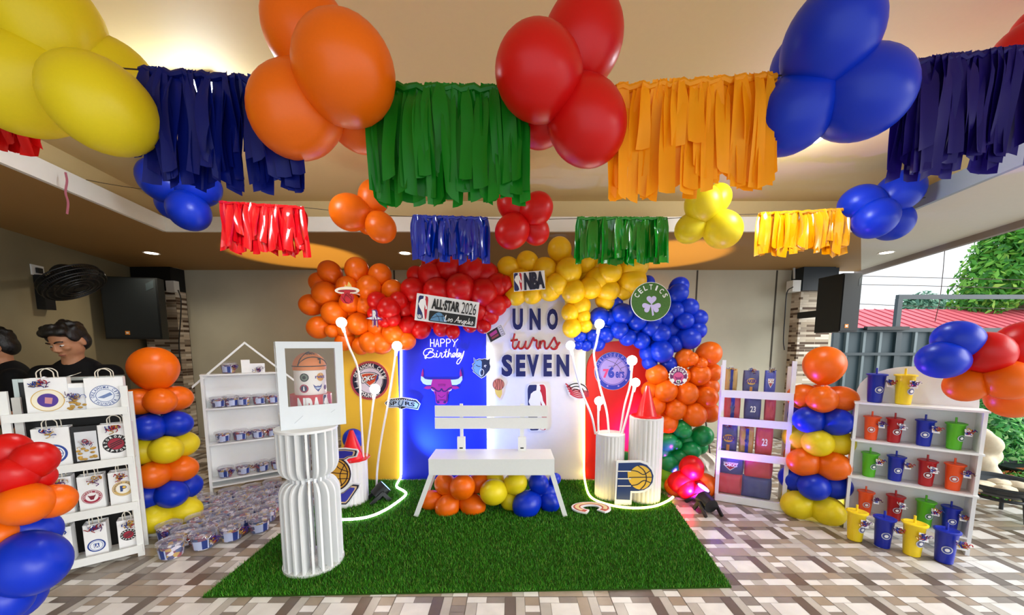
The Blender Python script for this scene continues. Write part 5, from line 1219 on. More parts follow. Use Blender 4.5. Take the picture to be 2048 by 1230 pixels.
# ---------------------------------------------------------------- hourglass ribbed stand
pc = PZ(624, 1158, ZTURF); R0 = 66*pc.y/F*.96; HG = Vector((P(630, 1140, pc.y + R0).x, pc.y + R0, ZTURF))
ztopH = P(620, 853, HG.y).z; zw = P(620, 952, HG.y).z
t = thing('ribbed_pedestal', 'white hourglass pedestal of upright ribs at front left of the turf', 'pedestal', HG)
zb = .016
def disc_(z0, z1, r): b = M(); b.cyl((0, 0, z0), (0, 0, z1), r, n=56); return b
disc_(0, zb, R0).build('base_disc', PLY, t, world=False); hT = ztopH - ZTURF; zW = zw - ZTURF
disc_(hT - .014, hT, R0*.99).build('top_disc', PLY, t, world=False)
disc_(zW - .010, zW + .010, R0*.46).build('waist_disc', PLY, t, world=False)
def profile():
    rw, rc = R0*.62, .085; o_ = []
    o_.append((R0*.97, zb)); o_.append((R0*.97, zW - .012 - rc))
    for i in range(1, 9): a = pi/2*i/8; o_.append((R0*.97 - (R0*.97 - rw)*(1 - cos(a)), zW - .012 - rc + rc*sin(a)))
    o_.append((rw, zW)); 
    for i in range(8, -1, -1): a = pi/2*i/8; o_.append((R0*.97 - (R0*.97 - rw)*(1 - cos(a)), zW + .012 + rc - rc*sin(a)))
    o_.append((R0*.97, hT - .014)); inn = [(R0*.50, hT - .014), (R0*.46, zW + .04), (R0*.46, zW - .04), (R0*.5, zb)]
    return o_ + inn
pr = profile()
for k in range(20):
    a = 2*pi*(k + .5)/20; d = Vector((cos(a), sin(a), 0)); s_ = Vector((-sin(a), cos(a), 0))
    b = M(); b.slab([d*r - s_*.006 + Vector((0, 0, z)) for r, z in pr], s_, .012); b.build('rib', PLY, t, smooth=False, world=False)

# ---------------------------------------------------------------- window box with cake
z0 = ztopH + .0005; rzB = radians(34); pA = PZ(562, 862, z0); Db = pA.y; z1 = P(562, 683, Db).z
wB = .1667*Db; dB = wB*.92; _m = pA + Vector((cos(rzB), sin(rzB), 0))*wB/2; x0 = x1 = _m.x; Db = _m.y
t = thing('display_box', 'white window box with the basketball cake standing on the ribbed pedestal', 'display box', ((x0 + x1)/2, Db, z0), rzB)
hB = z1 - z0; fw = wB*.125; fz0 = hB*.265; fz1 = hB*.925; CB = mat('white_box_card', 'dfe6ea', .45); T_ = .004
ACR = clear_mat('clear_acrylic', 'eef4f8', .955, .04)
b = M()
for lo, hi in (((-wB/2, 0, 0), (wB/2, T_, fz0)), ((-wB/2, 0, fz1), (wB/2, T_, hB)), ((-wB/2, 0, fz0), (-wB/2 + fw, T_, fz1)), ((wB/2 - fw, 0, fz0), (wB/2, T_, fz1))): b.box(lo, hi)
b.build('front_frame', CB, t, smooth=False, world=False)
b = M(); b.box((-wB/2, T_ + .0002, 0), (wB/2, dB, T_)); b.build('box_floor', CB, t, smooth=False, world=False)
b = M(); b.box((-wB/2, T_ + .0002, hB - .02), (wB/2, dB, hB)); b.build('box_lid', CB, t, smooth=False, world=False)
for s in (-1, 1):
    xs_ = -wB/2 if s < 0 else wB/2 - T_
    b = M(); b.box((xs_, T_ + .0002, T_), (xs_ + T_, dB, hB*.12)); b.box((xs_, T_ + .0002, hB*.12), (xs_ + T_, T_ + .02, hB - .02)); b.box((xs_, dB - .03, hB*.12), (xs_ + T_, dB, hB - .02)); b.build('side_frame', CB, t, smooth=False, world=False)
    b = M(); b.box((xs_ + .001, T_ + .0203, hB*.1201), (xs_ + .003, dB - .0301, hB - .0202)); b.build('side_window', ACR, t, smooth=False, world=False)
b = M(); b.box((-wB/2 + fw, T_ + .0005, fz0), (wB/2 - fw, T_ + .002, fz1)); b.build('front_window', ACR, t, smooth=False, world=False)
b = M(); b.tube([(-wB*.30, -.0008, hB*.07), (-wB*.17, -.0008, hB*.15)], .0012, 5); b.tube([(wB*.26, -.0008, hB*.16), (wB*.33, -.0008, hB*.19)], .0012, 5); b.build('tape_mark', c_('c4cdd2'), t, world=False)
# cake
ck = Vector(((x0 + x1)/2, Db, z0)) + Matrix.Rotation(rzB, 3, 'Z') @ Vector((.004, dB*.5, 0))
t = thing('cake', 'basketball topped birthday cake inside the white window box', 'cake', (ck.x, ck.y, z0 + T_), rzB)
s = ck.y/F; rb = wB*.262; zA = hB*.36; zB_ = hB*.66
b = M(); b.lathe([(.0005, 0), (rb*1.28, 0), (rb*1.28, zA), (.0005, zA)], 40); b.build('lower_tier', mat('red_fondant', 'c4152c', .4), t, world=False)
b = M(); b.lathe([(.0005, zA), (rb*.98, zA), (rb*.98, zB_ - .004), (.0005, zB_ - .004)], 40); b.build('middle_tier', mat('white_fondant', 'f2eee8', .45), t, world=False)
zc_ = zB_ + .006
b = M(); prof = [(rb*1.03, zB_ - .003), (rb*1.03, zc_ + .012)] + [(rb*1.03*cos(a), zc_ + .012 + rb*.98*sin(a)) for a in [pi/2*i/12 for i in range(1, 13)]]
prof[-1] = (.0005, prof[-1][1]); b.lathe(prof, 40); ballp = b.build('ball_top', mat('orange_fondant', 'e2823c', .5, bump=.2, nscale=300), t, world=False)
def onball(az, el): a_, e_ = radians(az), radians(el); r = rb*1.04; return Vector((r*cos(e_)*sin(a_), -r*cos(e_)*cos(a_), zc_ + .012 + rb*.99*sin(e_)))
b = M()
for st in ([(-90, 2), (-50, 2), (0, 2), (50, 2), (90, 2)], [(-46, 4), (-42, 30), (-30, 62), (0, 82)], [(-48, 8), (-20, 34), (20, 40), (60, 26), (80, 8)]): b.tube(smooth_pts([onball(*q) for q in st], 6), .0032, 6)
b.build('seam', c_('1a1210'), ballp, world=False)
a = Art(lambda x, y, k: onball(x, y)); a.k = 1
for ch, xa, xb in (('U', -26, -8), ('N', -5, 13), ('O', 16, 34)): a.text(ch, xa, 72, xb, 54, BLKC, .06)
a.text('7', 28, 33, 46, 10, BLKC, .08); a.m.v = [v for v in a.m.v]
for i, v in enumerate(a.m.v): c0_ = Vector((0, 0, zc_ + .012)); a.m.v[i] = c0_ + (v - c0_)*1.02
a.build('sugar_lettering', t, world=False)
a = Art(lambda x, y, k: Vector(((rb*.985 + .0008*k)*sin(x/ (rb*.985)), -(rb*.985 + .0008*k)*cos(x/(rb*.985)), y)))
hm = zB_ - zA; y1_, y2_ = zA + hm*.70, zA + hm*.26; er = rb*.28
a.disc(-rb*.45, y1_, er, BLKC); a.up(); a.disc(-rb*.45, y1_, er*.75, c_('6a7a6a')); a.up(); a.disc(-rb*.45, y1_, er*.4, BLKC); a.k = 1
a.disc(rb*.58, y1_, er, c_('d8983c')); a.up(); a.text('LAKE', rb*.2, y1_ - er*.3, rb*.92, y1_ + er*.3, c_('4a2a80'), .05); a.k = 1
for i, v in enumerate([]): pass
a.disc(-rb*.5, y2_, er, c_('b0284c')); a.up(); a.disc(-rb*.5, y2_, er*.72, c_('22305c')); a.up(); a.poly([(-rb*.5 - er*.2, y2_ - er*.5), (-rb*.5 + er*.2, y2_ - er*.5), (-rb*.5 + er*.1, y2_ + er*.5), (-rb*.5 - er*.1, y2_ + er*.5)], WHT); a.k = 1
a.poly([(rb*.05, y2_ + er*1.0), (rb*.22, y2_ + er*.45), (rb*.36, y2_ + er*.55), (rb*.50, y2_ + er*.45), (rb*.68, y2_ + er*1.0), (rb*.58, y2_), (rb*.36, y2_ - er*.9), (rb*.15, y2_)], c_('2a3a8c')); a.up(); a.poly([(rb*.16, y2_ + er*.2), (rb*.56, y2_ + er*.2), (rb*.53, y2_ - er*.1), (rb*.2, y2_ - er*.1)], c_('9ab8e0')); a.k = 1
a.disc(rb*.98, y2_, er*.6, c_('5a2a6c'))
# flip lettering drawn in z-up coordinates
a.build('sugar_emblems', t, world=False)
a = Art(lambda x, y, k: Vector(((rb*1.285 + .0008*k)*sin(x/(rb*1.285)), -(rb*1.285 + .0008*k)*cos(x/(rb*1.285)), y)))
a.text('NBA', -rb*1.0, zA*1.05 - zA*.12, rb*.48, zA*.25, WHT, .06)
a.m.v = [v for v in a.m.v]; a.up(); player_badge(a, [(rb*.6, zA*1.0), (rb*1.05, zA*1.0), (rb*1.05, zA*.3), (rb*.6, zA*.3)], cap=False); a.build('sugar_letters', t, world=False)

# ---------------------------------------------------------------- gift shelf at the right
GS = Fr(PZ(1432, 1000, 0), PZ(1566, 1020, 0))
_v = PZ(1432, 1000, 0); GS = Fr(_v, _v + Vector((1.97, -1, 0)).normalized()*.48)
zg = [GS.loc(1440, y, 0)[1] for y in (783, 837, 903, 990)]; zgt = GS.loc(1440, 720, 0)[1]
gs = thing('gift_shelf', 'white four tier ladder shelf holding wrapped jerseys at right', 'shelf rack', GS.a, GS.rz)
ladder_rack(gs, GS.W, .17, [(z - .005, z - .045) for z in zg], zgt, .014)
WRAP = clear_mat('cellophane', 'ffffff', .90, .04)
GCOL = {'navy': mat('navy_cloth', '1c2480', .5), 'gold': mat('gold_cloth', 'c89a3c', .5), 'blue': mat('blue_cloth', '1c36b8', .5), 'red': mat('red_cloth', 'd01230', .5), 'deep': mat('dark_blue_cloth', '12267c', .5)}
def gift(lab, x0, x1, yt, yb, tier, col, deco, lift=0, flat=0, seed=0):
    off = .055; u0, _ = GS.loc(x0, 850, off); u1, zt_ = GS.loc(x1, yt, off); _, z_ = GS.loc(x0, yb, off); w = abs(u1 - u0)*.97; h = zt_ - z_
    z_ = zg[tier] - .004 + lift
    t = thing('wrapped_jersey', lab, 'wrapped gift', GS.w((u0 + u1)/2, off, z_), GS.rz, 'wrapped jerseys on the gift shelf'); d = .035
    b = M(); n, m_ = 14, 10; rows = []; rr = random.Random(seed)
    for s in (-1, 1):
        g = []
        for i in range(m_ + 1):
            for j in range(n + 1):
                x, z = -1 + 2*j/n, i/m_; e = (1 - abs(x)**4)*(1 - abs(2*z - 1)**4)
                yy = s*(.004 + d*sqrt(max(0, e)))*(1 + .12*rr.uniform(-1, 1)); g.append(b.V((x*w/2*(1 - .06*(2*z - 1)**2), d + yy, z*h)))
        rows.append(g)
    for s, g in enumerate(rows):
        for i in range(m_):
            for j in range(n): q = (g[i*(n+1)+j], g[i*(n+1)+j+1], g[(i+1)*(n+1)+j+1], g[(i+1)*(n+1)+j]); b.Fc(q)
    b.build('folded_jersey', GCOL[col], t, world=False)
    v2 = [Vector(v) for v in b.v]; b.v = [Vector((v.x*1.05, d + (v.y - d)*1.12 + (-.002 if v.y < d else .002), v.z*1.03)) for v in v2]
    b.f, b.m = list(b.f), b.m; b.build('cellophane_wrap', WRAP, t, world=False)
    a = Art(lambda x, y, k: Vector((x, -.0105 - .0006*k, y)))
    if deco == 'ball': a.disc(0, h*.52, min(w, h)*.28, c_('d8a23c'), min(w, h)*.24); a.up(); a.text('LAKERS', -w*.36, h*.62, w*.36, h*.44, c_('4a2a80'), .06); a.up(); a.poly([(-w*.08, 0.01), (w*.08, .01), (w*.08, h*.28), (-w*.08, h*.28)], c_('c8883c')); a.m.v = a.m.v
    elif deco == 'shield': a.poly([(-w*.26, h*.66), (w*.28, h*.66), (w*.2, h*.46), (0, h*.26), (-w*.2, h*.46)], WHT); a.up(); a.poly([(-w*.22, h*.63), (w*.24, h*.63), (w*.17, h*.46), (0, h*.30), (-w*.17, h*.46)], c_('a83040')); a.up(); a.text('OKC', -w*.25, h*.62, w*.25, h*.46, WHT, .06)
    elif deco == 'stripe': a.poly([(-w*.1, h*.04), (w*.12, h*.04), (w*.12, h*.96), (-w*.1, h*.96)], c_('22308c')); a.up(); a.disc(0, h*.5, w*.15, c_('1c2c7c'))
    elif deco == 'mark': a.text('23', -w*.16, h*.6, w*.16, h*.34, WHT, .03)
    if deco: a.build('printed_emblem', t, world=False)
    if not flat:
        ribbon_bm((0, d*.4, h*1.02), .002, .04, 6, seed + 90).build('ribbon_bow', None, t, world=False)
        b = M(); b.lathe([(.003, 0), (.02, .02), (.024, .028)], 10, (0, d, h*1.0)); b.build('gathered_top', WRAP, t, world=False)
T4 = [('gold wrapped jersey with blue stripe at left of the top gift shelf tier', 1444, 1478, 728, 773, 0, 'gold', 'stripe'), ('navy wrapped jersey with gold ball emblem on the top gift shelf tier', 1480, 1522, 730, 773, 0, 'navy', 'ball'), ('blue wrapped jersey with shield emblem at right of the top tier of the gift shelf', 1523, 1556, 728, 773, 0, 'blue', 'shield'),
      ('red wrapped jersey with blue stripe at left of the second tier of the gift shelf', 1446, 1484, 782, 828, 1, 'red', 'stripe'), ('dark blue wrapped jersey in the middle of the second gift shelf tier', 1486, 1526, 784, 830, 1, 'deep', 'mark'), ('plain red wrapped jersey at right of the second tier of the gift shelf', 1527, 1556, 784, 830, 1, 'red', None),
      ('navy wrapped jersey with gold ball emblem at left of the third gift shelf tier', 1439, 1478, 848, 896, 2, 'navy', 'ball'), ('gold wrapped jersey with blue stripe in the middle of the third gift shelf tier', 1480, 1511, 850, 899, 2, 'gold', 'stripe'), ('red wrapped jersey at right of the third gift shelf tier', 1513, 1550, 850, 903, 2, 'red', 'mark')]
for i, g in enumerate(T4): gift(*g, seed=i)
hl = abs(GS.loc(1440, 944, .055)[1] - GS.loc(1440, 981, .055)[1])
gift('plain red wrapped jersey lying below the shield one, bottom gift shelf tier', 1434, 1488, 945, 981, 3, 'red', None, 0, 1, 21)
gift('dark blue wrapped jersey lying low at right, bottom gift shelf tier', 1490, 1548, 945, 981, 3, 'deep', None, 0, 1, 22)
gift('navy wrapped jersey with shield emblem lying on the red one of the bottom tier', 1437, 1491, 910, 944, 3, 'navy', 'shield', hl*1.04, 1, 23)
gift('dark red wrapped jersey lying on the dark blue one of the bottom tier', 1494, 1550, 910, 948, 3, 'red', None, hl*1.04, 1, 24)

# ---------------------------------------------------------------- cup shelf at the right
_a = PZ(1690, 1056, 0); _d = Vector((1.25, -1, 0)).normalized()
CS = Fr(_a, _a + _d*.6); CSW = CS.loc(1950, 1000, 0)[0]; CSD = .15
cs_ = thing('cup_shelf', 'white arched shelf unit holding coloured tumblers at right', 'shelf', CS.a, CS.rz)
zcs = [CS.loc(1706, y, 0)[1] for y in (806, 881, 952, 1030)]
zR_ = [CS.loc(1955, y, 0)[1] for y in (818, 904, 992, 1078)]
zcs = [(a_*.5 + b_*.5) for a_, b_ in zip(zcs, zR_)]
for x in (0, CSW):
    b = M(); b.box((x - .009, 0.004, 0), (x + .009, CSD, zcs[0] - .0125)); b.build('side_board', PLY, cs_, smooth=False, world=False)
for i, z in enumerate(zcs):
    b = M(); b.box((-.014 if i < 3 else .0095, -.012 if i < 3 else .004, z - .012), (CSW + .014 if i < 3 else CSW - .0095, CSD - .012, z)); b.build('shelf_board', PLY, cs_, smooth=False, world=False)
zar = CS.loc(1800, 732, CSD)[1]
b = M(); b.box((.0095, .006, .045), (CSW - .0095, .014, .060)); b.build('foot_rail', PLY, cs_, smooth=False, world=False)
pts = [(.0, zcs[3])] + [(CSW, zcs[3])] + [(CSW/2 + CSW/2*cos(radians(q)), zcs[0] + .02 + (zar - zcs[0] - .02)*sin(radians(q))**.8) for q in range(0, 181, 10)]
b = M(); b.slab([(x, CSD - .0115, z) for x, z in pts], (0, 1, 0), .012); b.build('arched_back', PLY, cs_, smooth=False, world=False)
CUPM = {'blue': mat('blue_cup', '0a24a4', .35), 'yellow': mat('yellow_cup', 'f2d21c', .35), 'orange': mat('orange_cup', 'f4561c', .35), 'red': mat('red_cup', 'b0141c', .35), 'green': mat('green_cup', '57b81c', .35)}
def make_cup(col, k):
    t = thing('tumbler', 'x', 'tumbler'); h = 1.0; m = CUPM[col]; R1, R0_ = .255, .185
    b = M(); b.lathe([(.001, 0), (R0_ - .02, 0), (R0_, .02), (R1 - .02, .90), (R1, .93)], 28); b.build('cup_body', m, t, world=False)
    b = M(); b.lathe([(R1 + .02, .915), (R1 + .025, .955), (R1 - .02, .97), (R1 - .05, .955), (.001, .955)], 28); b.build('lid', m, t, world=False)
    b = M(); b.cyl((.0, .02, .95), (.0, .03, 1.16), .03, n=10); b.build('straw', m, t, world=False)
    rm = (R0_ + R1)/2
    def mp(x, y, k_): rr = R0_ + (R1 - R0_)*y/.93 + .006 + .004*k_; return Vector((rr*sin(x/rr), -rr*cos(x/rr), y))
    a = Art(mp); cx = [-.04, .08, -.08][k % 3]; a.disc(cx, .44, .115, c_('c8ccd8')); a.up(); a.disc(cx, .44, .09, c_({'blue': '3a4a9c', 'yellow': '6a6a8c', 'orange': 'c84a3c', 'red': '7a1420', 'green': '2a6a3c'}[col])); a.up(); a.disc(cx, .44, .05, WHT); a.build('emblem_sticker', t, world=False)
    s_ = 1 if k % 2 == 0 else -.4
    b = M(); b.slab([(.08*s_ , -.285, .80), (.08*s_ + .2, -.265, .76), (.08*s_ + .22, -.275, .54), (.08*s_ + .02, -.295, .56)], (0, -1, 0), .012)
    b.use(CARD); b.f = b.f; b.build('gift_tag', CARD, t, smooth=False, world=False)
    b = M(); b.slab([(.08*s_ + .05, -.300, .72), (.08*s_ + .16, -.289, .70), (.08*s_ + .17, -.291, .60), (.08*s_ + .06, -.304, .62)], (0, -1, 0), .004); g = b.build('tag_print', CARDP if k % 2 else BLU, t, smooth=False, world=False)
    ribbon_bm((.12*s_ + .1, -.27, .74), .013, .19, 8, k + 200).build('curling_ribbon', None, t, world=False)
    return t
CUPP = {}
def cup(x0, x1, yt, yb, col, lab, fr=CS, off=None, z=None, tier=None, ground=False, k=0):
    if ground: p = PZ((x0 + x1)/2, yb - 5, 0); s_ = (yb - yt)*p.y/F*.93; rz = CS.rz
    else: u, _ = CS.loc((x0 + x1)/2, (yt + yb)/2, .065); p = CS.w(u, .065, z); s_ = .5*(yb - yt)*p.y/F + .5*.150; s_ *= 1.12; rz = CS.rz
    if col not in CUPP: r = CUPP[col] = make_cup(col, len(CUPP))
    else: r = copy_tree(CUPP[col])
    r.location = p; r.rotation_euler = (0, 0, rz*.6 + rnd.uniform(-.25, .25)); r.scale = (s_, s_, s_); r['label'] = lab; r['group'] = 'tumblers of the cup shelf'
def Z6(v): return 1660 + v[0]/2.459, 1660 + v[1]/2.459, 640 + v[2]/2.459, 640 + v[3]/2.459
tier_names = ['top', 'second', 'third', 'bottom']
cups = [[('blue', 180, 270, 255, 412), ('yellow', 320, 412, 255, 420)], [('orange', 160, 245, 485, 600), ('red', 272, 360, 490, 610), ('blue', 410, 517, 497, 628), ('green', 562, 665, 508, 640)],
        [('green', 148, 237, 663, 785), ('blue', 273, 368, 682, 808), ('red', 420, 525, 700, 830), ('orange', 553, 660, 720, 855)], [('orange', 130, 215, 845, 960), ('red', 270, 365, 867, 995), ('green', 415, 515, 893, 1028), ('blue', 542, 640, 915, 1040)]]
for i, row in enumerate(cups):
    for c, a_, b_, yt, yb in row: cup(*Z6((a_, b_, yt, yb)), c, '%s tumbler on the %s tier of the white cup shelf' % (c, tier_names[i]), z=zcs[i] + .0005)
for c, a_, b_, yt, yb, lb in (('yellow', 75, 165, 920, 1092, 'yellow tumbler on the floor nearest the balloon column'), ('blue', 210, 300, 950, 1125, 'blue tumbler on the floor between the two yellow ones'), ('yellow', 355, 445, 972, 1165, 'yellow tumbler on the floor between the two blue ones'), ('blue', 503, 612, 1005, 1200, 'blue tumbler on the floor at the right end of the row')):
    cup(*Z6((a_, b_, yt, yb)), c, lb, ground=True)
# ================================================================ wall fan, speakers, people
# fan on the left wall
fw_ = PP(64, 585, LW[0], LW[2]); inw = LW[2].copy(); alongw = -LW[1]
fc = P(146, 566, fw_.y - .12)
FANM = mat('fan_black', '101214', .4)
t = thing('wall_fan', 'black wall fan on the left concrete wall, tilted down', 'fan', fw_)
b = M(); q0, q1 = P(72, 618, fw_.y), P(94, 548, fw_.y); bc = (q0 + q1)/2; hh = abs(q1.z - q0.z)/2
Rw = Matrix(((alongw.x, -inw.x, 0), (alongw.y, -inw.y, 0), (0, 0, 1)))
wp = PP(80, 585, LW[0], LW[2])
b.box((-.06, -.07, -hh), (.06, -.002, hh), Rw, wp); b.build('wall_mount', FANM, t, smooth=False)
_v = (P(146, 566, fw_.y) - O).normalized(); _r = Vector((-_v.y, _v.x, 0)).normalized()*-1; fax = (-_v*.36 + (_r*.5 + Vector((0, 0, -.86)))*.93).normalized(); fctr = P(146, 566, wp.y - .25); rad = 62*fctr.y/F*.80
b = M(); b.tube([wp + inw*.04 + Vector((0, 0, hh*.5)), wp + inw*.12 + Vector((0, 0, hh*.9)), fctr - fax*.16], .028, 10); b.build('swivel_arm', FANM, t)
b = M(); b.ball(fctr - fax*.10, .085, 20, 14); b.cyl(fctr - fax*.15, fctr - fax*.03, .075, n=24); b.build('motor_housing', FANM, t)
fa, fb, _ = frame_of(fax)
def fanp(r, a, d): return fctr + fa*r*cos(a) + fb*r*sin(a) + fax*d
b = M()
for r_, d_ in ((1, 0), (.96, .035), (.96, -.045), (.85, .045), (.66, .055), (.66, -.06), (.48, .058), (.34, .06)): b.tube([fanp(rad*r_, 2*pi*i/40, d_) for i in range(41)], .006, 6, caps=False)
for k in range(84):
    a_ = 2*pi*k/84; b.tube([fanp(rad*.12, a_, .06), fanp(rad*.66, a_ + .1, .055), fanp(rad*.96, a_ + .15, .035), fanp(rad, a_ + .15, 0), fanp(rad*.96, a_ + .15, -.045), fanp(rad*.3, a_, -.065)], .0026, 4)
b.build('wire_guard', FANM, t)
b = M(); b.cyl(fanp(0, 0, .05), fanp(0, 0, .068), rad*.14, n=24); b.build('guard_badge', FANM, t)
b = M()
for k in range(3):
    a0 = 2*pi*k/3; pts = [fanp(rad*r_, a0 + da, dd) for r_, da, dd in ((.15, 0, 0), (.5, -.25, .02), (.85, -.2, .025), (.88, .3, -.015), (.55, .45, -.02), (.2, .4, -.01))]; b.slab(pts, fax, .003)
b.cyl(fanp(0, 0, -.03), fanp(0, 0, .04), rad*.16, n=20); b.build('fan_blades', mat('fan_blade', '15181a', .35), t, smooth=False)
b = M(); op = PP(73, 541, LW[0], LW[2]); b.box((-.07, -.012, -.05), (.07, -.001, .05), Rw, op); t2 = b.build('wall_socket', WHITE, smooth=False); tag(t2, 'white wall socket plate above the black fan mount', 'socket')
b = M(); b.box((-.03, -.03, -.02), (.03, -.0125, .03), Rw, op + Vector((0, 0, -.005))); b.build('plug', BLACK, t2, smooth=False)
# speakers
def speaker(lab, corners, D, rz, logo, side=1):
    """corners: px x0, x1, y0, y1 of front"""
    x0, x1, y0, y1 = corners; p0, p1 = P(x0, y1, D), P(x1, y0, D); w = (p1.x - p0.x); h = p1.z - p0.z; c = Vector(((p0.x + p1.x)/2, D, p0.z))
    t = thing('loudspeaker', lab, 'loudspeaker', c, rz, 'wall loudspeakers'); d = w*.85 if not side else w*.62
    out = [(-w/2, 0), (w/2, 0), (w/2, d*.35), (w*.28, d), (-w*.28, d), (-w/2, d*.35)] if side else [(-w/2, 0), (w/2, 0), (w/2, .36), (-w/2, .36)]
    if not side: d = .36
    b = M(); b.slab([(x, y, 0) for x, y in out], (0, 0, 1), h); b.build('cabinet', BLACK, t, smooth=False, world=False)
    b = M(); b.box((-w*.47, -.012, h*.02), (w*.47, -.0005, h*.98)); b.build('front_grille', BLK2, t, smooth=False, world=False)
    b = M(); lx = logo*w; b.box((lx - .022, -.015, h*.07), (lx + .022, -.0125, h*.07 + .044)); o = b.build('maker_badge', c_('e08a2c'), t, smooth=False, world=False)
    b = M(); b.box((lx - .012, -.016, h*.07 + .014), (lx + .012, -.0152, h*.07 + .03)); b.build('badge_print', WHT, o, smooth=False, world=False)
    b = M(); b.slab([(w*.30, -.013, h*.78), (w*.44, -.013, h*.84), (w*.44, -.013, h*.96), (w*.30, -.013, h*.90)], (0, -1, 0), .001); b.build('corner_label', c_('2a3438'), t, smooth=False, world=False)
    return t, w, h, d, c
yS = yc - .72
t, w, h, d, c = speaker('black loudspeaker hanging at left in front of the stone pillar', (223, 304, 554, 678), yS, radians(14), -.10)
b = M(); b.bar((0, d*.8, h*.5), (0.02, d + .06, h*.5), .05, .08); b.build('wall_bracket', BLACK, t, smooth=False, world=False)
t, w, h, d, c = speaker('black loudspeaker hanging at right in front of the stone pillar', (1677, 1725, 546, 664), yS + .02, radians(0), -.15, 0)
b = M(); b.box((-w*.4, d + .0005, h*.30), (-w*.4 + .05, yc - c.y - .0005, h*.42)); b.build('wall_bracket', BLACK, t, smooth=False, world=False)
# plug boxes and cables
for x, y, lab, cb, lb2 in ((348, 574, 'white plug box on the wall beside the left speaker', [(356, 580), (362, 600), (361, 640), (358, 690), (362, 740)], 'black cable hanging from the left plug box'), (1587, 573, 'white plug box on the wall beside the right speaker', [(1586, 574), (1574, 585), (1570, 630), (1567, 680), (1569, 700)], 'black cable hanging from the right plug box')):
    D = yc - .02 if x < 1000 else yc - .0; p = P(x, y, D + .0)
    b = M(); b.box((p.x - .055, D - .06, p.z - .075), (p.x + .055, D + .02 if x < 1000 else D + .06, p.z + .075)); tag(b.build('plug_box', WHITE, smooth=False), lab, 'plug box', 'white plug boxes')
    b = M(); b.tube(smooth_pts([P(a_, b_, D - .065) for a_, b_ in cb], 5), .007, 6); tag(b.build('cable', BLACK), lb2, 'cable')
D = yc + .02; b = M(); b.tube([P(1588, 536, D), P(1588, 558, D)], .014, 8); tag(b.build('conduit', c_('b9b9b2')), 'pale pipe running from the ceiling to the right plug box', 'pipe')

# people
SKIN = mat('skin', 'b07a58', .5, .4, noise=.05); HAIR = mat('black_hair', '0c0a0a', .45, .5, noise=.5, nscale=80, bump=.3); TEE = mat('black_cotton', '0d0d10', .8, .2, bump=.1, nscale=40)
JEAN = mat('grey_denim', '5c6064', .8, .2, noise=.25, nscale=90); EYEW = c_('e8e4e0', .3); IRIS = c_('140c08', .2); LIP = mat('lip', '8c4c40', .5)
def remesh(o, vox, it=6):
    m = o.modifiers.new('Remesh', 'REMESH'); m.mode = 'VOXEL'; m.voxel_size = vox; m.use_smooth_shade = True
    s_ = o.modifiers.new('Smooth', 'SMOOTH'); s_.iterations = it; s_.factor = .5
    return o
def cap(b, p0, p1, r0, r1, n=14):
    b.tube([Vector(p0) + (Vector(p1) - Vector(p0))*k/6 for k in range(7)], [r0 + (r1 - r0)*k/6 for k in range(7)], n); b.ball(p0, r0, n, 10); b.ball(p1, r1, n, 10)
def hand(b, wr, d, k, up=(0, 0, 1)):
    d = Vector(d).normalized(); up = Vector(up); s_ = d.cross(up).normalized(); up = s_.cross(d)
    pm = wr + d*.05*k; b.ball(wr + d*.045*k, (.040*k, .05*k, .022*k), 12, 8, Matrix((s_, d, up)).transposed())
    for i, L in enumerate((.062, .072, .068, .052)):
        base = wr + d*.085*k + s_*(-.03 + .02*i)*k; m1 = base + d*L*.5*k - up*.006*k; b.tube([base - d*.02*k, base, m1, m1 + d*L*.42*k - up*.02*k], [.0095*k, .0095*k, .0088*k, .0072*k], 8)
    th = wr + d*.03*k - s_*.035*k; b.tube([th, th + d*.03*k - s_*.022*k, th + d*.062*k - s_*.026*k - up*.008*k], [.012*k, .0105*k, .0085*k], 8)
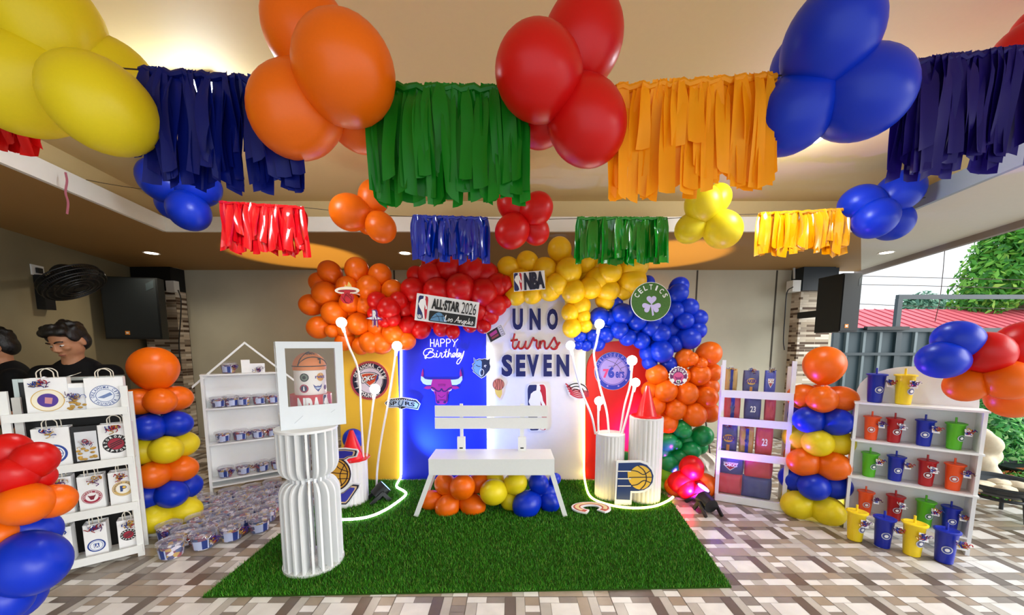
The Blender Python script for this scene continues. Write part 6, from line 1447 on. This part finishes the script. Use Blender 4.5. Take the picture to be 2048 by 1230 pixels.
def person(lab, hc, k, yaw, pitch, roll, seat, body_yaw, hair_long=0, knees=None):
    """hc head centre, k scale, seated figure"""
    t = thing('person', lab, 'person', (hc.x, hc.y, 0)); t.rotation_euler = (0, 0, 0)
    By = Matrix.Rotation(body_yaw, 3, 'Z')
    nk = hc + Vector((0, 0, -.135*k)) + By @ Vector((0, .02*k, 0)); ch = nk + By @ Vector((0, .03*k, -.16*k)); pv = Vector((ch.x, ch.y, seat + .10*k)) + By @ Vector((0, .06*k, 0))
    sh = [nk + By @ Vector((s_*.19*k, .02*k, -.085*k)) for s_ in (-1, 1)]
    el = [nk + By @ Vector((s_*.25*k, -.02*k, -.36*k)) for s_ in (-1, 1)]
    wr = [nk + By @ Vector((s_*.13*k, -.28*k, -.46*k)) for s_ in (-1, 1)]
    kn = [pv + By @ Vector((s_*.11*k, -.42*k, .01)) for s_ in (-1, 1)] if knees is None else knees
    ft = [Vector((q.x, q.y, .07)) + By @ Vector((0, .03, 0)) for q in kn]
    # head local frame: -Y is face
    Rh = Matrix.Rotation(yaw, 3, 'Z') @ Matrix.Rotation(pitch, 3, 'X') @ Matrix.Rotation(roll, 3, 'Y')
    hp = lambda x, y, z: hc + Rh @ (Vector((x, y, z))*k)
    b = M(); e3 = lambda p, r: b.ball(p, tuple(q*k for q in r), 20, 14, Rh)
    e3(hp(0, .012, .028), (.076, .094, .088)); e3(hp(0, -.012, -.030), (.064, .076, .078)); e3(hp(0, -.028, -.078), (.042, .050, .030)); e3(hp(0, -.062, -.088), (.022, .018, .016))
    for s_ in (-1, 1):
        e3(hp(s_*.036, -.064, -.018), (.026, .020, .020)); e3(hp(s_*.076, .014, -.010), (.010, .020, .032)); e3(hp(s_*.030, -.080, .026), (.024, .010, .008))
        e3(hp(s_*.010, -.094, -.030), (.010, .010, .008))
    b.tube([hp(0, -.082, .022), hp(0, -.096, -.008), hp(0, -.106, -.026)], [.009*k, .011*k, .013*k], 10)
    e3(hp(0, -.084, -.056), (.022, .010, .006)); e3(hp(0, -.082, -.066), (.018, .010, .006))
    cap(b, nk + Vector((0, 0, -.05*k)), hc + Vector((0, 0, -.04*k)) + By @ Vector((0, .02*k, 0)), .058*k, .052*k)
    # torso, arms, legs under the clothes: one continuous body
    b.ball(ch, (.165*k, .105*k, .19*k), 20, 14, By); b.ball((ch + pv)/2, (.145*k, .105*k, .22*k), 20, 14, By); b.ball(pv, (.16*k, .12*k, .12*k), 20, 14, By)
    for i in (0, 1):
        cap(b, sh[i], el[i], .052*k, .042*k); cap(b, el[i], wr[i], .040*k, .028*k); hand(b, wr[i], (wr[i] - el[i]), k)
        cap(b, pv + By @ Vector(((-1, 1)[i]*.09*k, 0, 0)), kn[i], .082*k, .058*k); cap(b, kn[i], ft[i], .055*k, .036*k)
    b.ball(hp(0, 0, 0), .05*k)
    body = remesh(b.build('body', SKIN, t), .0065*k, 4)
    # eyes, brows, lips
    for s_ in (-1, 1):
        q = M(); q.ball(hp(s_*.031, -.076, .004), (.0150*k, .009*k, .0048*k), 12, 8, Rh); o = q.build('eye', EYEW, t)
        q = M(); q.ball(hp(s_*.031, -.0835, .003), (.0060*k, .003*k, .0044*k), 10, 6, Rh); q.build('iris', IRIS, o)
        q = M(); q.tube(smooth_pts([hp(s_*.014, -.092, .027), hp(s_*.034, -.091, .034), hp(s_*.054, -.074, .027)], 4), .0042*k, 6); q.build('eyebrow', HAIR, t)
    q = M(); q.tube(smooth_pts([hp(-.022, -.084, -.060), hp(0, -.0945, -.057), hp(.022, -.084, -.060)], 4), [.003*k]*3 + [.0052*k]*3 + [.003*k]*3, 8); q.build('lips', LIP, t)
    # hair
    q = M(); e4 = lambda p, r: q.ball(p, tuple(v*k for v in r), 22, 14, Rh)
    e4(hp(0, .030, .050), (.088, .094, .082)); e4(hp(0, -.034, .098), (.074, .062, .034)); e4(hp(0, .05, .0), (.083, .066, .085))
    for s_ in (-1, 1): e4(hp(s_*.074, -.008, .046), (.016, .042, .044)); e4(hp(s_*.05, -.05, .088), (.034, .034, .030))
    rr = random.Random(4)
    for i in range(30): a_ = rr.uniform(0, 6.28); e_ = rr.uniform(.2, 1.4); e4(hp(.082*cos(a_)*cos(e_), .02 + .09*sin(a_)*cos(e_) if sin(a_) > -.6 else -.05, .055 + .080*sin(e_)), (.02, .022, .016))
    if hair_long: e4(hp(0, .06, -.06), (.08, .05, .12))
    remesh(q.build('hair', HAIR, t), .0075*k, 2)
    # t-shirt
    q = M(); nb_ = nk + Vector((0, 0, -.03*k))
    q.ball(ch, (.178*k, .118*k, .20*k), 20, 14, By); q.ball((ch + pv)/2, (.160*k, .120*k, .235*k), 20, 14, By); q.ball(pv + Vector((0, 0, .03)), (.168*k, .128*k, .11*k), 20, 14, By)
    cap(q, nb_ + Vector((0, 0, -.055*k)), nb_ + Vector((0, 0, -.012*k)) + By @ Vector((0, .004*k, 0)), .085*k, .066*k)
    for i in (0, 1): cap(q, nb_ + By @ Vector(((-1, 1)[i]*.07*k, .015*k, -.05*k)), sh[i], .062*k, .066*k); cap(q, sh[i], sh[i] + (el[i] - sh[i])*.74, .066*k, .062*k)
    remesh(q.build('t_shirt', TEE, t), .010*k, 4)
    q = M()
    for i in (0, 1): cap(q, pv + By @ Vector(((-1, 1)[i]*.09*k, 0, 0)), kn[i], .095*k, .072*k); cap(q, kn[i], ft[i] + Vector((0, 0, .03)), .070*k, .052*k)
    q.ball(pv + Vector((0, 0, -.02)), (.165*k, .13*k, .10*k), 18, 12, By); remesh(q.build('jeans', JEAN, t), .012*k, 4)
    for i in (0, 1):
        q = M(); q.ball(ft[i] + By @ Vector((0, -.07*k, -.025)), (.048*k, .13*k, .045), 16, 10, By); q.build('shoe', BLACK, t)
    return t, nk, By, pv
KP = 1.03
hc = P(137, 684, 2.6)
t, nk, By, pv = person('person in a black t-shirt with thin necklace, looking down behind the bag rack', hc, KP, radians(4), radians(24), radians(-6), .46, radians(14))
q = M(); q.tube(smooth_pts([nk + By @ (Vector((.085*cos(a_), -.012 - .098*max(0, sin(a_)) + .03*min(0, 1), -.045 - .052*max(0, sin(a_))))*KP) for a_ in [pi*i/10 for i in range(11)]], 3), .0030, 6); q.build('necklace', mat('silver_chain', 'd8d8d0', .25, metal=.8), t)
def stool(lab, p, seat):
    t = thing('plastic_stool', lab, 'stool', (p.x, p.y, 0), 0, 'dark plastic stools'); m = mat('dark_plastic_stool', '1a1614', .5)
    b = M(); b.box((-.17, -.17, seat - .03), (.17, .17, seat)); b.build('seat', m, t, smooth=False, world=False)
    for sx in (-1, 1):
        for sy in (-1, 1): b = M(); b.bar((sx*.14, sy*.14, seat - .0305), (sx*.18, sy*.18, 0), .04, .04, (0, 1, 0)); b.build('leg', m, t, smooth=False, world=False)
stool('dark plastic stool under the person behind the bag rack', pv, .46)
h2 = P(-8, 694, 2.8)
t, nk, By, pv = person('person cut off by the left edge, only dark hair and cheek in view', h2, 1.02, radians(-45), radians(22), 0, .46, radians(-30))
stool('dark plastic stool at the left edge under the second person', pv, .46)
# ================================================================ outside
GATE = mat('dark_gate_paint', '2b3a40', .45, noise=.1); GATEP = mat('gate_sheet', '33454c', .5, noise=.12, nscale=3); GLIT = mat('grey_gate_rail', '6a787c', .4)
PAVE = mat('outdoor_paving', 'd6dde0', .6, noise=.1, nscale=3)
b = M(); b.box((-12, YB + 1.7, -.06), (30, 40, -.012)); b.box((8.9, -2, -.06), (30, YB + 1.7, -.012)); struct(b.build('floor_outside', PAVE, smooth=False), 'pale paving outside the roofed area')
YG = 6.6
gx0 = P(1668, 700, YG).x; gx1 = P(2500, 700, YG).x
def gz_(y): return P(1800, y, YG).z
t = thing('metal_gate', 'dark metal sheet gate with upright bars behind the right speaker', 'gate', (gx0, YG, 0))
xs = [P(x, 700, YG).x for x in (1668, 1690, 1724, 1756, 1792, 1826, 1860, 1896, 1932, 1968, 2004, 2040, 2080, 2120, 2170, 2220, 2280, 2340, 2420)]
ztg, zbg = gz_(662), gz_(842)
b = M(); b.box((gx0, YG + .02, zbg), (xs[-1], YG + .035, ztg)); b.build('sheet', GATEP, t, smooth=False)
for i, x in enumerate(xs):
    b = M(); wdt = .05 if i in (0, 4) else .022; b.box((x - wdt, YG - .03, 0 if i in (0, 4, 18) else zbg), (x + wdt, YG + .0195, ztg)); b.build('upright_bar', GATE if i in (0, 4) else GLIT, t, smooth=False)
for y, hgt in ((660, .07), (708, .05), (840, .06)):
    z = gz_(y); b = M(); b.box((gx0 - .02, YG - .045, z - hgt/2), (xs[-1], YG - .0305, z + hgt/2)); b.build('rail', GATE, t, smooth=False)
t = thing('screen_frame', 'dark open metal frame standing above the gate at right', 'frame', (P(1800, 655, YG).x, YG, ztg + .035))
for (a_, c_2) in (((1797, 598), (1797, 656)), ((2048 + 300, 598), (2048 + 300, 656))):
    p, q = P(*a_, YG), P(*c_2, YG); b = M(); b.box((p.x - .04, YG - .04, q.z), (p.x + .04, YG + .02, p.z)); b.build('post', GATE, t, smooth=False)
p, q = P(1793, 598, YG), P(2352, 598, YG); b = M(); b.box((p.x, YG - .04, p.z + .0), (q.x, YG + .02, p.z + .07)); b.build('top_rail', GATE, t, smooth=False)
b = M(); p, q = P(1722, 657, YG), P(1805, 657, YG); b.box((p.x, YG - .12, p.z - .03), (q.x, YG - .05, p.z + .03)); b.build('side_rail', BLACK, t, smooth=False)
# red roofed building
YR = 13.0
t = thing('building', 'low building with faded red metal roof beyond the gate', 'building', (P(1850, 650, YR).x, YR, 0))
z0, z1 = P(1850, 668, YR).z, P(1850, 621, YR + 2.5).z; xa, xb = P(1640, 650, YR).x, P(2250, 650, YR).x
ROOF = mat('red_roof_sheet', 'd8606c', .5, noise=.08, nscale=2)
b = M(); b.box((xa + .3, YR + .4, 0), (xb - .3, YR + 4.5, z0)); b.build('wall', mat('pale_render', 'cfc8c0', .7), t, smooth=False)
b = M(); b.slab([(xa, YR, z0), (xb, YR, z0), (xb, YR + 2.5, z1), (xa, YR + 2.5, z1)], (0, 0, 1), .05); b.slab([(xa, YR + 5, z0), (xb, YR + 5, z0), (xb, YR + 2.5, z1), (xa, YR + 2.5, z1)], (0, 0, 1), .05); b.build('roof', ROOF, t, smooth=False)
b = M(); n = 26
for i in range(n): x = xa + (xb - xa)*i/(n - 1); b.bar((x, YR - .01, z0 + .065), (x, YR + 2.5, z1 + .065), .03, .025)
b.build('roof_rib', mat('red_roof_rib', 'c25460', .5), t, smooth=False)
# wires
for i, (pts, lab) in enumerate((([(1500, 545), (1725, 552), (1880, 556), (2300, 566)], 'highest overhead wire crossing the sky beyond the gate'), ([(1500, 562), (1725, 569), (1900, 573), (2300, 584)], 'second overhead wire crossing the sky beyond the gate'), ([(1500, 600), (1722, 608), (1850, 613), (2300, 625)], 'overhead wire just above the red roof'))):
    b = M(); b.tube(smooth_pts([P(x, y, 11) for x, y in pts], 5), .010, 5); tag(b.build('overhead_wire', CORD), lab, 'wire')
b = M(); b.tube([P(1892, 470, 14), P(1886, 545, 14), P(1880, 600, 14), P(1868, 652, 14)], .012, 5); tag(b.build('overhead_wire', CORD), 'slanting wire dropping from the sky to the red roof', 'wire')
# trees and bushes
def leafy(name, lab, cat, c, blobs, n, size, cols, group, trunk=None, seed=0):
    r = random.Random(seed); t = thing(name, lab, cat, c, 0, group)
    ms = [mat('leaf_%s_%d' % (name, i), h, .5, .3, trans=.35, noise=.2, nscale=4) for i, h in enumerate(cols)]
    b = M()
    for m in ms: b.use(m)
    tot = sum(q[1]**2 for q in blobs)
    for bc, br in blobs:
        bc = Vector(bc); k = int(n*br**2/tot)
        for i in range(k):
            d = Vector((r.gauss(0, 1), r.gauss(0, 1), r.gauss(0, 1))).normalized(); q = bc + d*br*r.uniform(.55, 1.08)
            nn = (d + Vector((r.uniform(-.8, .8), r.uniform(-.8, .8), r.uniform(-.2, 1)))).normalized(); a_, e_, _ = frame_of(nn); an = r.uniform(0, 6.28); u = a_*cos(an) + e_*sin(an); v = nn.cross(u); s_ = size*r.uniform(.6, 1.3)
            b.mi = r.choices(range(len(ms)), weights=[3, 3, 2, 1][:len(ms)])[0]
            ids = [b.V(q - u*s_), b.V(q - u*s_*.2 + v*s_*.38), b.V(q + u*s_ + nn*s_*.1), b.V(q - u*s_*.2 - v*s_*.38)]; b.Fc(ids)
    me = bpy.data.meshes.new('foliage'); me.from_pydata([tuple(v - Vector(c)) for v in b.v], [], b.f)
    for m in ms: me.materials.append(m)
    me.polygons.foreach_set('material_index', b.m); me.update(); o = bpy.data.objects.new('foliage', me); COL.objects.link(o); o.parent = t
    if trunk:
        q = M()
        for pts, rr in trunk: q.tube(smooth_pts(pts, 4), rr, 8)
        q.build('trunk', mat('bark_' + name, '6a5a48', .9, noise=.3, bump=.4), t)
    return t
YT = 15.5
g = lambda x, y, D=YT: P(x, y, D)
pb = g(2040, 690); base = Vector((pb.x, YT, 0))
leafy('tree', 'large leafy green tree beyond the red roof at the right edge', 'tree', base, [(g(2030, 540), 1.5), (g(1985, 570), 1.1), (g(2060, 470), 1.5), (g(1960, 600), .8), (g(2100, 560), 1.7), (g(2010, 500), .9), (g(2090, 420), 1.4), (g(1930, 612), .5), (g(2140, 480), 1.6)], 9000, .17, ['4f9a35', '7cc04a', '3c7a34', 'a8d860'], 'trees outside', [([base, g(2045, 640), g(2040, 560)], .22), ([g(2045, 620), g(1990, 570)], .1), ([g(2045, 600), g(2100, 500)], .12)], 1)
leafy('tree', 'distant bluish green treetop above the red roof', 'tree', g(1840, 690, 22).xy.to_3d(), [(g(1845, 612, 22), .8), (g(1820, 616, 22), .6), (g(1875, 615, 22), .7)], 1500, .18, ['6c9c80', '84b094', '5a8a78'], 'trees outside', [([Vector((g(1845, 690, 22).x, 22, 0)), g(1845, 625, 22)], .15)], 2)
YS_ = 5.7
bx = lambda x, y, D: P(x, y, D)
for i, (x, D, r, h_, lab) in enumerate(((1985, 3.75, .34, .62, 'bright green shrub beside the cup shelf, behind the dark bowls'), (2075, 3.9, .36, .60, 'deep green shrub at the right edge behind the dark bowls'), (2030, 4.6, .42, .80, 'taller pale green shrub below the gate at right'), (1975, 5.0, .40, .70, 'pale green shrub nearest the gate behind the cup shelf'))):
    c = P(x, 700, D); c.z = h_*.62; leafy('shrub', lab, 'shrub', (c.x, c.y, 0), [(c, r), (Vector((c.x + .14, c.y + .05, h_*.36)), r*.85), (Vector((c.x - .14, c.y + .05, h_*.34)), r*.8)], 3600, .042, (['3f9a4a', '7cc86a', '2c6e3a', 'b4e098'] if i != 1 else ['2c7a44', '4f9a5a', '1f5230']), 'shrubs in the outside bed', [([Vector((c.x, c.y, 0)), c], .02)], 10 + i)
c = PZ(1995, 1010, 0); c.y += .1; leafy('groundcover', 'low green and orange bedding plants under the dark bowls', 'bedding plants', (c.x, c.y, 0), [(Vector((c.x + dx, c.y + dy, .07)), .15) for dx, dy in ((.25, .12), (.42, .1), (.62, .15), (.3, .25), (0, .2))], 4200, .028, ['4a8a34', '6aa84a', 'd8784a', '2f5a28'], None, None, 30)
# bowls on stands
BOWL = mat('dark_bowl_metal', '1c2428', .35); 
def bowl(lab, x, y, wpx, D, legs=True):
    p = P(x, y, D); R = wpx/2*D/F*.80; t = thing('bowl_stand', lab, 'bowl stand', (p.x, p.y, 0), 0, 'dark bowls on stands')
    b = M(); b.lathe([(.001, -.10), (R*.6, -.095), (R*.9, -.04), (R, 0), (R*1.05, .004), (R*1.04, -.012), (R*.9, -.03), (R*.5, -.075), (.001, -.08)], 36, p); b.build('bowl', BOWL, t)
    for k in range(3):
        a_ = 2*pi*k/3 + .5; b = M(); b.cyl((p.x + R*.6*cos(a_), p.y + R*.6*sin(a_), p.z - .09), (p.x + R*.7*cos(a_), p.y + R*.7*sin(a_), 0), .013, n=8); b.build('leg', BOWL, t)
    b = M(); b.tube([(p.x + R*.66*cos(2*pi*k/24), p.y + R*.66*sin(2*pi*k/24), .16) for k in range(25)], .012, 6, caps=False); b.build('ring_brace', BOWL, t)
    return p, R
p1, R1 = bowl('dark metal bowl on legs holding pale stones at right of the cup shelf', 2000, 962, 170, 2.85)
bowl('empty dark metal bowl behind the stone filled one', 2050, 932, 120, 3.35)
STONE = mat('pale_stone', 'd8ccb0', .8, noise=.2, nscale=12, bump=.5)
def rock(lab, c, r, seed, grp):
    rr = random.Random(seed); b = M(); b.ball(c, r, 14, 9)
    for i, v in enumerate(b.v): b.v[i] = Vector(c) + (v - Vector(c))*(1 + .14*sin(v.x*50 + seed) + .1*sin(v.z*60 + seed*2) + .06*rr.uniform(-1, 1))
    tag(b.build('stone', STONE), lab, 'stone', grp)
for i, (dx, dy, r, lb) in enumerate(((-.18, 0, .065, 'pale stone at the left of the filled bowl'), (-.07, -.08, .055, 'pale stone at the front of the filled bowl'), (.05, .02, .06, 'pale stone in the middle of the filled bowl'), (.17, -.02, .06, 'pale stone at the right of the filled bowl'))): rock(lb, (p1.x + dx*R1*3.2, p1.y + dy, p1.z - .04), (r*1.3, r, r*.75), i, 'stones in the bowl')
p = P(1962, 912, 3.25)
b = M(); rr = random.Random(3)
for i in range(9): b.ball((p.x + rr.uniform(-.05, .06), p.y + rr.uniform(-.05, .05), .10 + i*(p.z + .12)/9), (.10 - .003*i, .09, .09), 14, 9)
o = b.build('rock_pillar', STONE); remesh(o, .02, 3); tag(o, 'tall pale rough rock standing beside the cup shelf', 'rock')

# ---------------------------------------------------------------- loose odds and ends behind the right garland
c = PZ(1412, 968, 0); c.y += .1; b = M(); b.ball((c.x, c.y, .10), (.20, .14, .19), 30, 20); rr = random.Random(9)
for i, v in enumerate(b.v): b.v[i] = Vector((v.x + .012*sin(v.z*60 + v.x*20), v.y + .012*sin(v.x*70 + v.z*30), max(.001, v.z + .014*sin(v.x*45 + v.y*38))))
tag(b.build('folded_sheet', mat('white_sheet', 'ece8de', .8, bump=.3, nscale=30)), 'crumpled white sheet on the floor between the green balloons and the gift shelf', 'sheet')
q = [P(1411, 838, 4.3), P(1421, 915, 4.3)]; dq = (q[1] - q[0]); q.append(q[0] + dq*(q[0].z/(q[0].z - q[1].z))); b = M(); b.tube([q[0] - dq*.9, q[0], q[2]], .010, 8); tag(b.build('support_pole', c_('4a4440')), 'thin dark pole standing behind the orange and green garlands at right', 'pole')
c = PZ(1508, 1007, 0); b = M(); b.slab([(c.x - .03, c.y, .002), (c.x, c.y - .015, .004), (c.x + .03, c.y + .005, .003), (c.x, c.y + .018, .006)], (0, 0, 1), .0008); tag(b.build('dry_leaf', c_('d8b03c')), 'small yellow leaf on the tiles in front of the gift shelf', 'leaf')
